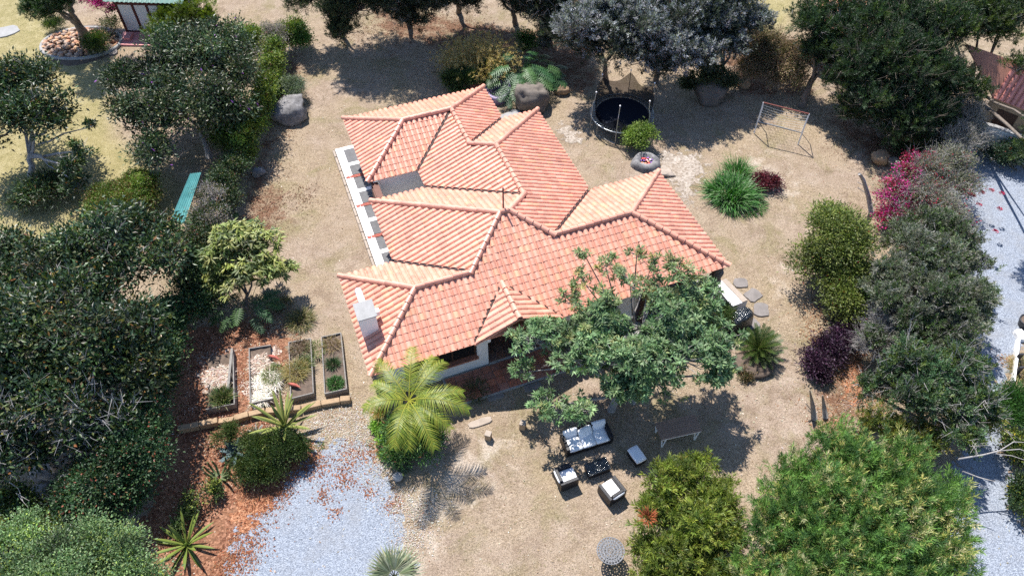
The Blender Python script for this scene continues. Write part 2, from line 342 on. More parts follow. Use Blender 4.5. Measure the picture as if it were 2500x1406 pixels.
# roof planes: (name, axis, eave line, direction in which the plane rises)
PL = {'S':('v',v0,1),'FW':('u',uF,1),'FN':('v',vF,-1),'MW':('u',uM,1),'MN':('v',vM,-1),'NE':('u',uN,-1),'NW':('u',uNw,1),'NN':('v',vN,-1),
      'TW':('u',uT,1),'TN':('v',vT,-1),'TS':('v',vTs,1),'TE':('u',uTe,-1),'RN':('v',vR,-1),'RE':('u',uR,-1),'RW':('u',6.0,1),'PW':('u',4.76,1),'PE':('u',8.55,-1)}
WINGS = [('FW','S','FN','RE'),('RW','S','RN','RE'),('MW','S','MN','NE'),('NW','NE','NN','S'),('NW','TE','TN','S'),('TW','TN','TS','TE')]
def hp(p, u, v):
    ax, e, s = PL[p]; return ((u if ax == 'u' else v)-e)*s
def env(u, v):
    best, who = -9, None
    for w in WINGS:
        h = [hp(p, u, v) for p in w]; k = int(np.argmin(h))
        if h[k] > best+1e-6: best, who = h[k], (w, w[k])
    return best, who
hF=(vF-v0)/2; hM=(vM-v0)/2; hN=(uN-uNw)/2; hT=(vT-vTs)/2; hR=(vR-v0)/2; dE=(uTe-uNw)/2
PT = {1:(uF,v0,0),2:(uF,vF,0),3:(uF+hF,v0+hF,hF),4:(uM+hF,v0+hF,hF),5:(uM,vF,0),6:(uM,vM,0),7:(uM+hM,v0+hM,hM),8:(uN-hM,v0+hM,hM),9:((uN+uNw)/2,vM-hN,hN),
 10:((uN+uNw)/2,vN-hN,hN),11:(uNw+dE,vN-dE,dE),12:(uTe-hT,vT-hT,hT),13:(uT+hT,vT-hT,hT),14:(uT,vT,0),15:(uT,vTs,0),16:(uNw,vTs,0),17:(uNw,vM,0),18:(uTe,vT,0),
 19:(uTe,vN,0),20:(uN,vN,0),21:(uN,vR,0),22:(uN-hR,v0+hR,hR),23:(uR-hR,v0+hR,hR),24:(uR,vR,0),25:(uR,v0,0),26:(4.76,v0-.12,0),27:(6.655,v0-.12,1.895),28:(6.655,v0+1.895,1.895),29:(8.55,v0-.12,0),30:(4.76,v0,0),31:(8.55,v0,0)}
FACES = {'S':(1,25,23,22,8,7,4,3),'FW':(1,3,2),'FN':(2,3,4,5),'MW':(5,4,7,6),'MN':(6,7,8,9,17),'NE':(8,22,21,20,10,9),'NW':(9,10,11,12,16,17),'NN':(11,10,20,19),
 'TE':(12,11,19,18),'TN':(14,13,12,18),'TW':(14,15,13),'TS':(15,16,12,13),'RN':(21,22,23,24),'RE':(25,24,23),'PW':(26,27,28,30),'PE':(29,27,28,31)}
house = thing('house', 'white walled house with a sprawling terracotta tiled hip roof in the middle', 'house', H(8, 24, 0))
def rp(u, v, h, off=0.0): return H(u, v, ZE+SL*h+off)
mb = MB()
for nme, idx in FACES.items():
    up = [rp(*PT[i]) for i in idx]; lo = [p-np.array([0,0,.07]) for p in up]; n = len(idx)
    lift = .012 if nme[0] == 'P' else 0
    up = [p+np.array([0,0,lift]) for p in up]
    mb.add(up+lo, [list(range(n)), list(range(n, 2*n))[::-1]]+[[i, (i+1)%n, n+(i+1)%n, n+i] for i in range(n)])
roof = mb.build('roof', MATS['roof_deck'], house); roof['label'] = 'terracotta barrel tile roof with many hips and valleys'

# barrel tiles
TW_, TX, TR0, TR1, TLEN = .265, .31, .119, .111, .36
def tile_mesh(seg=8):
    a = [math.pi*k/seg for k in range(seg+1)]
    def arc(r, y, z, f=.80): return [(-r*math.cos(t), y, z+r*f*math.sin(t)) for t in a]
    o0 = arc(TR0, -.01, -.016); i0 = arc(TR0-.014, -.01, -.016); o1 = arc(TR1, TLEN-.01, -.030)
    n = seg+1; V = np.array(o0+o1+i0)
    F = [(k, k+1, n+k+1, n+k) for k in range(seg)]+[(2*n+k, 2*n+k+1, k+1, k) for k in range(seg)]
    return V, np.array(F)[:, ::-1]
TV, TF = tile_mesh()
rng = np.random.default_rng(11)
def tile_col(r):
    b = r.normal(1, .065); t = r.random()
    c = np.array([1, 1, 1.0])*b
    if t < .12: c = c*np.array([1.0, 1.07, 1.11])
    elif t < .22: c = c*np.array([.93, .88, .88])
    elif t < .30: c = c*np.array([1.05, 1.10, .98])
    return c
def plane_axes(p):
    ax, e, s = PL[p]; k = 1/NRM
    if ax == 'v': side = H(1, 0) if s > 0 else H(-1, 0); upd = H(0, s, SL)
    else: side = H(0, -1) if s > 0 else H(0, 1); upd = H(s, 0, SL)
    upd = upd*NRM; return side, upd, np.cross(side, upd)
def clip(V, F, normal, d):
    """keep the part of a small mesh where normal.p >= d"""
    outV, outF = [], []
    for f in F:
        pts = [V[i] for i in f]; res = []
        for i in range(len(pts)):
            a, b = pts[i], pts[(i+1)%len(pts)]; da, db = a@normal-d, b@normal-d
            if da >= 0: res.append(a)
            if da*db < 0: res.append(a+(b-a)*da/(da-db))
        if len(res) >= 3: outF.append(list(range(len(outV), len(outV)+len(res)))); outV += res
    return np.array(outV), outF
TILES = []
for p in PL:
    if p == 'RW': continue
    ax, e, s = PL[p]; side, upd, nor = plane_axes(p)
    idx = FACES[p]; us = [PT[i][0] for i in idx]; vs = [PT[i][1] for i in idx]
    lo, hi = (min(vs), max(vs)) if ax == 'u' else (min(us), max(us))
    hmax = max(PT[i][2] for i in idx); poly = [(PT[i][0], PT[i][1]) for i in idx]
    ncol = int((hi-lo)/TW_)+1; off = ((hi-lo)-(ncol-1)*TW_)/2
    for i in range(ncol):
        t = lo+off+i*TW_
        for j in range(int(hmax/NRM/TX)+2):
            dd = j*TX*NRM-.06                       # plan distance of the tile's lower end from the eave
            dm = dd+TLEN*.5*NRM
            u, v = (e+s*dm, t) if ax == 'u' else (t, e+s*dm)
            if p in ('PW', 'PE'):
                d = poly_dist(np.array([[u]]), np.array([[v]]), poly)[0,0]
                if d < -.10: continue
            else:
                d = poly_dist(np.array([[u]]), np.array([[v]]), poly)[0,0]
                if d < -.17 and not (dm < .12 and lo < t < hi): continue
                if p == 'S' and abs(u-6.655)+v-v0 < 1.895-.02: continue
            TILES.append((p, u, v, dd, t, d))
def frame(p, dd, t):
    ax, e, s = PL[p]; side, upd, nor = plane_axes(p)
    u, v = (e+s*dd, t) if ax == 'u' else (t, e+s*dd)
    return side, upd, nor, H(u, v, ZE+SL*dd)
VALLEY = {frozenset(q) for q in ((5,4),(17,9),(16,12),(21,22),(19,11),(30,28),(31,28))}
cam_p = np.array([0, 0, CAM_H])
solid, edge = [], []
for T in TILES:
    p, u, v, dd, t, d = T; (edge if d < .30 and dd > -.2 else solid).append(T)
edge2 = [T for T in edge if not (T[3] < .03 and T[5] < .30 and all(abs(T[4]-q) > .4 for q in [PT[i][0 if PL[T[0]][0] == 'v' else 1] for i in FACES[T[0]]]))]
for T in edge:
    if T not in edge2: solid.append(T)
edge = edge2
solid.sort(key=lambda T: np.linalg.norm(frame(T[0], T[3], T[4])[3]-cam_p) + (6 if (T[0] == 'S' and T[1] > 6.2) else 0))
def placed(T, V=TV):
    side, upd, nor, o = frame(T[0], T[3], T[4])
    jx, jr = rng.normal(0, .006), rng.normal(0, .018)
    sd = side*math.cos(jr)+upd*math.sin(jr); ud = upd*math.cos(jr)-side*math.sin(jr)
    return o+sd*jx+V[:,:1]*sd+V[:,1:2]*ud+V[:,2:]*nor, (sd, ud, nor, o+sd*jx)
variants = []
for k in range(14):
    variants.append(npmesh('tile', TV, [TF], np.broadcast_to(tile_col(rng), TV.shape), MATS['roof_tile'], False))
hb = ROOT['house']
for n, T in enumerate(solid[:290]):
    V, (sd, ud, nor, o) = placed(T)
    ob = bpy.data.objects.new('tile', variants[n%14]); COL.objects.link(ob); ob.parent = roof
    ob.matrix_basis = Matrix(((sd[0], ud[0], nor[0], o[0]-hb[0]), (sd[1], ud[1], nor[1], o[1]-hb[1]), (sd[2], ud[2], nor[2], o[2]-hb[2]), (0,0,0,1)))
mb = MB()
for T in solid[290:]: mb.add(placed(T)[0], TF, tile_col(rng))
for T in edge:
    V, _ = placed(T); F = [list(f) for f in TF]; p = T[0]; ax, e, s = PL[p]
    idx = FACES[p]; n = len(idx); ok = True
    # cut along every edge of the plane's outline that passes near this tile
    cen = np.array([T[1], T[2]]); poly = [np.array(PT[i][:2]) for i in idx]
    area = sum(poly[i][0]*poly[(i+1)%n][1]-poly[(i+1)%n][0]*poly[i][1] for i in range(n)); sg = 1 if area > 0 else -1
    for i in range(n):
        a, b = poly[i], poly[(i+1)%n]
        if PT[idx[i]][2] == 0 and PT[idx[(i+1)%n]][2] == 0: continue
        ev = (b-a)/np.linalg.norm(b-a); w = (cen-a)@ev
        if w < -.25 or w > np.linalg.norm(b-a)+.25: continue
        nn = np.array([-ev[1], ev[0]])*sg; dist = (cen-a)@nn
        if abs(dist) > .34: continue
        n3 = H(nn[0], nn[1]); q = H(*a)
        V, F = clip(V, F, n3, n3@q+(.075 if frozenset((idx[i], idx[(i+1)%n])) in VALLEY else .015))
        if len(F) == 0: ok = False; break
    if ok: mb.add(V, F, tile_col(rng))
o = mb.build('tile', MATS['roof_tile'], roof); o['kind'] = 'stuff'
# ridge and hip caps, each one a tile
def cap_mesh(L=.44, r0=.125, r1=.105, seg=7):
    a = [math.pi*(k/seg*1.1-.05) for k in range(seg+1)]
    o0 = [(-r0*math.cos(t), 0, .03+r0*math.sin(t)) for t in a]; i0 = [(-(r0-.02)*math.cos(t), 0, .03+(r0-.02)*math.sin(t)) for t in a]; o1 = [(-r1*math.cos(t), L, .005+r1*math.sin(t)) for t in a]
    n = seg+1; F = [(k, k+1, n+k+1, n+k) for k in range(seg)]+[(2*n+k, 2*n+k+1, k+1, k) for k in range(seg)]
    return np.array(o0+o1+i0), np.array(F)[:, ::-1]
CV, CF = cap_mesh()
capv = [npmesh('ridge_tile', CV, [CF], np.broadcast_to(tile_col(rng)*np.array([1.0, 1.03, 1.05]), CV.shape), MATS['roof_tile']) for k in range(8)]
CAPS = [(1,3),(2,3),(3,4),(4,7),(6,7),(7,8),(8,9),(9,10),(10,20),(11,10),(11,12),(12,13),(13,14),(13,15),(12,18),(8,22),(22,23),(23,24),(23,25),(27,28)]
for a, b in CAPS:
    A, B = rp(*PT[a], off=.035), rp(*PT[b], off=.035)
    if A[2] > B[2]+.01: A, B = B, A
    d = B-A; Ln = np.linalg.norm(d); y = d/Ln; x = np.cross(y, [0,0,1]); x /= np.linalg.norm(x); z = np.cross(x, y)
    if abs(d[2]) > .1: A = A-y*.10; Ln += .10
    n = max(1, round(Ln/.37))
    for k in range(n):
        o = A+y*(Ln*k/n)+x*rng.normal(0, .006)
        ob = bpy.data.objects.new('ridge_tile', capv[int(rng.integers(8))]); COL.objects.link(ob); ob.parent = roof; o = o-hb
        ob.matrix_basis = Matrix(((x[0], y[0], z[0], o[0]), (x[1], y[1], z[1], o[1]), (x[2], y[2], z[2], o[2]), (0,0,0,1)))
for a, b in ((5,4),(17,9),(16,12),(21,22),(19,11),(30,28),(31,28)):      # valley gutters, darkened and wavy to paint in the gap shadow
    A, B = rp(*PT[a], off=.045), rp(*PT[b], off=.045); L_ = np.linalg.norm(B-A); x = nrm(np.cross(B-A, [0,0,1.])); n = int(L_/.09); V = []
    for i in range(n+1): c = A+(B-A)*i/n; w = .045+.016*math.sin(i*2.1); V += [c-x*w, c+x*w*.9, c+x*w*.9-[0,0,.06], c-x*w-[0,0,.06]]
    MB().add(V, np.array([(4*i+k, 4*i+(k+1)%4, 4*i+4+(k+1)%4, 4*i+4+k) for i in range(n) for k in range(4)])).build('valley_gutter_shadow', MATS['gutter_shadow'], roof)
# walls: each stretch of wall is a part
def wall(u0_, u1_, v0_, v1_, z0=-.1, z1=2.55, mat='stucco', name='wall', bevel=.012):
    return MB().ubox(u0_, u1_, v0_, v1_, z0, z1).build(name, MATS[mat], house, bevel=bevel)
wall(1.15, 1.95, 17.25, 17.5); wall(1.95, 5.02, 17.25, 17.5, -.1, .86); wall(5.02, 5.5, 17.25, 17.6)       # window front left of the porch
wall(1.95, 5.02, 17.25, 17.5, 2.12, 2.55)
o = MB().ubox(1.9, 5.05, 17.12, 17.42, .862, .95).build('window_sill', MATS['terracotta_paver'], house, bevel=.01)
win = MB()
for u in (1.97, 2.98, 3.98, 4.96): win.ubox(u-.03, u+.03, 17.33, 17.4, .95, 2.12)
for z in (.98, 2.09): win.ubox(1.95, 5.0, 17.335, 17.395, z-.03, z+.03)
wf = win.build('window', MATS['wood_dark'], house)
for k in range(3): MB().ubox(2.0+k*1.0, 2.95+k*1.0, 17.355, 17.365, 1.0, 2.07).build('pane', MATS['glass_dark'], wf)
wall(1.15, 1.4, 17.5, 21.5); wall(1.4, 5.5, 21.25, 21.5); wall(5.3, 5.5, 17.6, 19.5); wall(3.5, 3.75, 21.5, 25.5)
wall(3.75, 5.9, 25.25, 25.5); wall(5.9, 6.1, 25.5, 27.46); wall(3.65, 10.2, 27.47, 27.7); wall(3.65, 3.9, 27.7, 31.9); wall(3.9, 10.2, 31.65, 31.9); wall(10.0, 10.2, 28.1, 31.65)
wall(12.0, 12.2, 22.6, 29.0); wall(5.5, 8.3, 19.3, 19.5); wall(8.3, 8.55, 17.3, 19.5)
wall(8.55, 9.2, 17.25, 17.5); wall(9.2, 11.0, 17.25, 17.5, -.1, .86); wall(11.0, 12.4, 17.25, 17.5); wall(12.2, 12.45, 17.5, 20.3); wall(12.45, 15.6, 20.1, 20.3); wall(15.4, 15.6, 20.3, 22.5)
MB().ubox(9.15, 11.05, 17.12, 17.42, .862, .95).build('window_sill', MATS['terracotta_paver'], house, bevel=.01)
win = MB()
for u in (9.22, 10.1, 10.98): win.ubox(u-.03, u+.03, 17.33, 17.4, .95, 2.3)
win.ubox(9.2, 11, 17.335, 17.395, .955, 1.0); win.ubox(9.2, 11, 17.335, 17.395, 2.25, 2.3)
wf = win.build('window', MATS['wood_dark'], house)
for k in range(2): MB().ubox(9.26+k*.88, 10.06+k*.88, 17.36, 17.37, 1.0, 2.25).build('pane', MATS['glass_dark'], wf)
dr = MB().ubox(6.1, 7.3, 19.24, 19.29, .2, 2.25).build('door', MATS['wood_dark'], house, bevel=.01)
MB().bar(H(7.15, 19.2, 1.2), H(7.15, 19.2, 1.35), .02).build('handle', MATS['metal_grey'], dr)
dr = MB().ubox(13.2, 15.0, 20.04, 20.09, .2, 2.2).build('door', MATS['glass_dark'], house)
fr = MB()
for u in (13.15, 14.1, 15.05): fr.ubox(u-.04, u+.04, 20.0, 20.1, .2, 2.25)
fr.build('door_frame', MATS['wood_dark'], dr)
MB().ubox(5.5, 8.3, 16.9, 17.05, 2.3, 2.5).ubox(8.2, 8.38, 16.9, 17.3, 2.1, 2.45).build('porch_beam', MATS['wood_dark'], house)
MB().ubox(5.35, 5.5, 16.86, 17.2, 2.2, 2.52).build('beam_end', MATS['white_paint'], house)
mb = MB()           # the gable face under the porch roof
a, b, c = H(4.95, v0+.15, ZE-.06), H(8.36, v0+.15, ZE-.06), H(6.655, v0+.15, ZE+SL*1.895-.16)
mb.add([a, b, c]+[q+H(0, .08) for q in (a, b, c)], [[0,1,2],[5,4,3],[0,3,4,1],[1,4,5,2],[2,5,3,0]]); mb.build('gable', MATS['wood_dark'], house)
for u in (12.5, 14.2): MB().bar(H(u, 17.05, .1), H(u, 17.05, 2.5), .09, 10).build('post', MATS['wood_dark'], house)
rk = MB()
for k in range(6): rk.rock(H(16.05+.05*math.sin(k*2), 17.05, .2+k*.42), (.3-.01*k, .3, .27), 40+k, .3, 12, 7)
rk.build('stone_column', MATS['stone'], house, smooth=True)
MB().ubox(uNw-2.4, uNw-2.2, vM+.1, vTs-.05, 0, 2.35).ubox(uNw-2.35, uNw-2.05, vM, vTs, 2.3, 2.45).build('timber_frame', MATS['wood_red'], house)
# chimney with its flue cover, and the aerial pole
zc = ZE+SL*.75
ch = MB().ubox(.75, 1.42, 18.45, 19.25, zc-.4, zc+.95).build('chimney', MATS['stucco'], house, bevel=.02)
MB().ubox(.70, 1.47, 18.40, 19.30, zc+.95, zc+1.0).build('chimney_cap', MATS['concrete'], ch, bevel=.01)
MB().tube([H(1.1, 19.3, zc+.75), H(1.1, 19.9, zc+.5), H(1.1, 20.5, zc+.3)], .14, 12).build('flue_cover', MATS['white_paint'], ch, smooth=True)
MB().ubox(1.42, 1.62, 18.9, 19.1, zc+.35, zc+.6).build('vent_box', MATS['white_paint'], ch)
q = rp(*PT[8]); MB().bar(q+[-.25, .1, -.2], q+[-.25, .1, 1.2], .035, 8).build('aerial_pole', MATS['metal_dark'], house)

# ---- patio, porch floor and side terrace (part of the setting), every paver its own piece
patio = struct(MB().ubox(3.4, 12.2, 15.75, 17.2, -.2, .10).ubox(12.2, 16.3, 15.9, 20.1, -.2, .10).ubox(5.5, 8.3, 17.2, 19.4, -.2, .16).build('patio', MATS['concrete']))
def pavers(u0_, u1_, v0_, v1_, z, nu, nv, mat, tones):
    ms = []
    su, sv = (u1_-u0_)/nu, (v1_-v0_)/nv
    for k in range(5):
        b = MB().box((0,0,0), (su-.02, sv-.02, .04), PSI, None, tones[k%len(tones)]); ms.append(npmesh('paver', np.concatenate(b.V), b.F, np.concatenate(b.C), MATS[mat]))
    pb = ROOT[patio.name]
    for i in range(nu):
        for j in range(nv):
            ob = bpy.data.objects.new('paver', ms[int(rng.integers(5))]); COL.objects.link(ob); ob.parent = patio
            ob.location = Vector(H(u0_+(i+.5)*su, v0_+(j+.5)*sv, z+rng.normal(0, .004))-pb); ob.rotation_euler = (rng.normal(0, .006), rng.normal(0, .006), 0)
TT = [(1,1,1), (1.25,1.1,1.0), (.75,.7,.7), (1.1,1.2,1.3), (.9,1,1.1)]
pavers(3.5, 10.7, 15.8, 17.15, .115, 18, 4, 'terracotta_paver', TT)
pavers(5.55, 8.25, 17.25, 19.25, .175, 7, 5, 'brown_paver', TT)
pavers(12.5, 16.2, 16.0, 20.0, .115, 8, 9, 'brown_paver', TT)
ter = struct(MB().ubox(2.35, 3.55, 23.6, 33.1, -.1, .30).build('terrace', MATS['stone']))
marks = [23.75, 24.95, 26.05, 27.2, 28.35, 29.45, 30.6, 31.6, 32.95]
for k, (a, b) in enumerate(zip(marks[:-1], marks[1:])):
    MB().ubox(2.78, 3.5, a+.13, b-.13, .296, .318).build('slab', MATS['slate'], ter, bevel=.005)
MB().ubox(2.38, 2.775, 23.64, 33.06, .296, .326).build('edge_band', MATS['white_paint'], ter)
for k, a in enumerate(marks):
    if k in (0, 2, 4, 6):
        for j in range(5):
            for i in range(2): MB().ubox(2.42+j*.215, 2.42+j*.215+.2, a-.1+i*.1, a-.1+i*.1+.085, .3, .334).build('brick', MATS['brick_red'], ter)
    else: MB().ubox(2.78, 3.5, a-.12, a+.12, .296, .324).build('cross_band', MATS['white_paint'], ter)
for k in range(16):
    MB().ubox(2.22, 2.345, 23.65+k*.59, 23.65+k*.59+.57, -.1, .27+.02*math.sin(k*3.1)).build('edge_stone', MATS['stone_pale'], ter, bevel=.03)

# ------------------------------------------------------------------ garden furniture
def loc2(c, rz):
    k, w = math.cos(rz), math.sin(rz)
    return lambda x, y, z=0.0: np.array([c[0]+x*k-y*w, c[1]+x*w+y*k, c[2]+z])
def rbox(c, rz, x0, x1, y0, y1, z0, z1, mb=None):
    f = loc2(c, rz); return (mb or MB()).box(f((x0+x1)/2, (y0+y1)/2, (z0+z1)/2), (x1-x0, y1-y0, z1-z0), rz)
def cushion(name, c, rz, x0, x1, y0, y1, z0, z1, root, mat='cushion', tilt=0.0, seed=0):
    """a stuffed pillow: pinched corners, bulging faces, slightly creased"""
    n = 9; V = []; f = loc2(c, rz); cx, cy, cz = (x0+x1)/2, (y0+y1)/2, (z0+z1)/2
    for s in (1, -1):
        for i in range(n):
            for j in range(n):
                a, b = i/(n-1)*2-1, j/(n-1)*2-1
                puff = (1-abs(a)**5)*(1-abs(b)**5); h = (z1-z0)/2*(.45+.55*puff)
                x, y, z = a*(x1-x0)/2*(1-.04*b*b), b*(y1-y0)/2*(1-.04*a*a), s*h+.012*mnoise.noise(Vector((a*2, b*2, seed)))*s
                y, z = y*math.cos(tilt)-z*math.sin(tilt), y*math.sin(tilt)+z*math.cos(tilt)
                V.append(f(cx+x, cy+y, cz+z))
    F = []
    for i in range(n-1):
        for j in range(n-1):
            q = [i*n+j, (i+1)*n+j, (i+1)*n+j+1, i*n+j+1]; F.append(q); F.append([n*n+k for k in q[::-1]])
    rim = [i*n for i in range(n)]+[(n-1)*n+j for j in range(1, n)]+[i*n+n-1 for i in range(n-2, -1, -1)]+[j for j in range(n-2, 0, -1)]
    m = len(rim)
    for k in range(m): a, b = rim[k], rim[(k+1)%m]; F.append([b, a, n*n+a, n*n+b])
    mb = MB(); mb.add(V, np.array(F)); return mb.build(name, MATS[mat], root, smooth=True)
def seat(name, label, cat, px, rz, W, D, ncush, group=None):
    c = at(*px); t = thing(name, label, cat, c, group); k = MATS['black_weave']; a = .13
    rbox(c, rz, -W/2+a, W/2-a, -D/2, D/2-a, .05, .27).build('base', k, t, bevel=.015)
    for s in (-1, 1): rbox(c, rz, s*(W/2-a/2)-a/2, s*(W/2-a/2)+a/2, -D/2-.003, D/2, .03, .56).build('armrest', k, t, bevel=.02)
    rbox(c, rz, -W/2+a, W/2-a, D/2-a, D/2-.002, .05, .66).build('backrest', k, t, bevel=.02)
    for sx in (-1, 1):
        for sy in (-1, 1): rbox(c, rz, sx*(W/2-.07)-.025, sx*(W/2-.07)+.025, sy*(D/2-.06)-.025, sy*(D/2-.06)+.025, 0, .05).build('foot', k, t)
    w = (W-2*a)/ncush
    for i in range(ncush):
        x0 = -W/2+a+i*w
        cushion('seat_cushion', c, rz, x0+.005, x0+w-.005, -D/2-.015, D/2-a-.03, .265, .43, t, seed=i)
    return t, c
t, c = seat('sofa', 'long black woven sofa with white cushions under the big tree', 'sofa', (1430, 1078), math.radians(18.8), 1.95, .80, 3)
for i, (x, dy, tl) in enumerate(((-.58, 0, 1.15), (.02, -.13, .85), (.60, .02, 1.15))):
    cushion('back_cushion', c, math.radians(18.8)+(0, .16, -.05)[i], x-.29, x+.29, .10+dy, .48+dy, .47, .63, t, tilt=tl, seed=9+i)
t, c = seat('armchair', 'black woven armchair with white cushion facing right towards the coffee table', 'armchair', (1380, 1172), math.radians(111.5), .78, .74, 1, 'black armchairs of the lounge set')
cushion('back_cushion', c, math.radians(111.5), -.26, .26, .12, .46, .40, .56, t, tilt=1.0, seed=4)
t, c = seat('armchair', 'black woven armchair turned towards the house, nearest the yellow green bush', 'armchair', (1492, 1206), math.radians(33+180), .78, .74, 1, 'black armchairs of the lounge set')
cushion('back_cushion', c, math.radians(213), -.26, .26, .12, .46, .40, .56, t, tilt=.9, seed=6)
c = at(1457, 1148); rz = math.radians(21.6)
t = thing('coffee_table', 'low black coffee table wrapped in shiny crumpled sheeting', 'coffee table', c)
rbox(c, rz, -.44, .44, -.24, .24, .04, .34).build('base', MATS['black_weave'], t, bevel=.015)
g = MB(); n = 16; f = loc2(c, rz); V = []
for i in range(n):
    for j in range(10):
        a, b = i/(n-1)*2-1, j/9*2-1
        V.append(f(a*.465, b*.262, .372+.018*mnoise.noise(Vector((a*4, b*3, 1)))+.012*mnoise.noise(Vector((a*11, b*9, 4)))-.03*(abs(a) > .99 or abs(b) > .99)))
g.add(V, np.array([(i*10+j, (i+1)*10+j, (i+1)*10+j+1, i*10+j+1) for i in range(n-1) for j in range(9)])); g.build('cover', MATS['black_plastic'], t, smooth=True)
for sx in (-1, 1):
    for sy in (-1, 1): rbox(c, rz, sx*.4-.03, sx*.4+.03, sy*.2-.03, sy*.2+.03, 0, .05).build('foot', MATS['black_weave'], t)
c = at(1552, 1120); rz = math.radians(29)
t = thing('ottoman', 'small black footstool with a thick white cushion', 'footstool', c)
rbox(c, rz, -.21, .21, -.32, .32, .04, .30).build('base', MATS['black_weave'], t, bevel=.015)
cushion('cushion', c, rz, -.23, .23, -.345, .345, .30, .45, t)
for sx in (-1, 1):
    for sy in (-1, 1): rbox(c, rz, sx*.18-.025, sx*.18+.025, sy*.29-.025, sy*.29+.025, 0, .05).build('foot', MATS['black_weave'], t)
c = at(1648, 1064); rz = math.radians(13.6)
t = thing('garden_table', 'brown slatted garden table with white metal legs beneath the tree', 'table', c)
for k in range(9): rbox(c, rz, -.84, .84, -.385+k*.0856, -.385+k*.0856+.078, .715, .745).build('slat', MATS['wood_table'], t, bevel=.004)
fr = MB()
for y in (-.37, .37): rbox(c, rz, -.82, .82, y-.02, y+.02, .665, .712, fr)
for x in (-.80, 0, .80): rbox(c, rz, x-.02, x+.02, -.349, .349, .665, .711, fr)
fr.build('frame', MATS['metal_white'], t); f = loc2(c, rz)
for sx in (-1, 1):
    for sy in (-1, 1):
        MB().bar(f(sx*.78, sy*.33, .68), f(sx*.70, sy*.33, 0), .028, 6).bar(f(sx*.58, sy*.33, .68), f(sx*.68, sy*.33, 0), .028, 6).build('leg', MATS['metal_white'], t)
c = at(1486, 1362); f = loc2(c, 0)
t = thing('round_table', 'round grey wrought iron table with a pierced lace pattern top', 'table', c)
def ring(mb, x, y, z, R, r, n=20, seg=5):
    mb.tube([(c[0]+x+R*math.cos(2*math.pi*k/n), c[1]+y+R*math.sin(2*math.pi*k/n), c[2]+z) for k in range(n+1)], r, seg, False)
rm = MB(); ring(rm, 0, 0, .72, .475, .022, 40, 8); rm.build('rim', MATS['iron'], t, smooth=True)
la = MB()
for rad, R, n in ((.09, .085, 5), (.20, .085, 13), (.31, .085, 20), (.40, .07, 26)):
    for k in range(n): ring(la, rad*math.cos(2*math.pi*k/n), rad*math.sin(2*math.pi*k/n), .722, R, .017, 12, 4)
for R in (.14, .265, .375): ring(la, 0, 0, .722, R, .012, 32, 4)
la.build('lattice_top', MATS['iron'], t, smooth=True)
for k in range(3):
    a = 2*math.pi*k/3+.5; P = [f(math.cos(a)*r, math.sin(a)*r, z) for r, z in ((.40, .70), (.28, .55), (.10, .38), (.16, .2), (.36, .02))]
    MB().tube(P, .018, 6).build('leg', MATS['metal_dark'], t, smooth=True)

# ---- stone posts, ball and stepping stones
for px, lab in (((1192, 1070), 'short ochre stone post beside the pale slab'), ((1276, 1044), 'short stone post standing alone on bare ground before the house'), ((1412, 1006), 'short ochre stone post half hidden by tree leaves')):
    c = at(*px); mb = MB(); f = loc2(c, PSI+.9)
    b = [(-.12,-.12),(.12,-.12),(.12,.12),(-.12,.12)]
    t = thing('stone_post', lab, 'post', c, 'short posts in front of the house')
    mb.add([f(x, y, -.05) for x, y in b]+[f(x*.95+.02, y*.95, .36) for x, y in b], [[0,1,5,4],[1,2,6,5],[2,3,7,6],[3,0,4,7],[3,2,1,0],[4,5,6,7]]); mb.build('shaft', MATS['stone_ochre'], t, bevel=.015)
    rbox(c, PSI+.9, -.11, .14, -.12, .12, .362, .40).build('cap', MATS['stone_pale'], t, bevel=.012)
c = at(973, 1168); mb = MB(); mb.lathe([(.195*math.sin(math.pi*i/16)+.0005, .19-.195*math.cos(math.pi*i/16)) for i in range(17)], c, 28)
tag(mb.build('stone_ball', MATS['concrete'], smooth=True), 'grey stone ball at the tip of the palm bed', 'ball')
def flat_stone(name, px, sx, sy, h, rz, mat, label, cat, seed, group=None):
    c = at(*px); n = 14; rg = np.random.default_rng(seed); P = []
    for k in range(n):
        a = 2*math.pi*k/n; r = (abs(math.cos(a))**6+abs(math.sin(a))**6)**(-1/6)*rg.uniform(.86, 1.0)
        x, y = math.cos(a)*r*sx, math.sin(a)*r*sy; P.append((c[0]+x*math.cos(rz)-y*math.sin(rz), c[1]+x*math.sin(rz)+y*math.cos(rz)))
    return tag(MB().prism(P, -.05, h).build(name, MATS[mat], bevel=.02), label, cat, group)
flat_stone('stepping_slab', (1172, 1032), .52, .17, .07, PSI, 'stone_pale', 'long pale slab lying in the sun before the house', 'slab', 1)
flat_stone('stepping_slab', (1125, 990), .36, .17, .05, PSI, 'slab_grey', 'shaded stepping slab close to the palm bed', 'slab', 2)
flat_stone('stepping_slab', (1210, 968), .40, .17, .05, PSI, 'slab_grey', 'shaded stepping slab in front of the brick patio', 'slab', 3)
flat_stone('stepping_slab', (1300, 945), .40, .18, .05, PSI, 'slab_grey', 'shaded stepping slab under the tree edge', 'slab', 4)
flat_stone('concrete_slab', (1850, 46), .42, .36, .06, .1, 'white_paint', 'white square slab on the far lawn at the top', 'slab', 5)
flat_stone('concrete_slab', (4, 82), 1.1, .65, .08, .5, 'concrete', 'pale broken slab at the left edge of the lawn', 'slab', 6)
flat_stone('concrete_slab', (1245, 288), .8, .5, .06, .6, 'concrete', 'concrete step between roof edge and boulder', 'slab', 7)
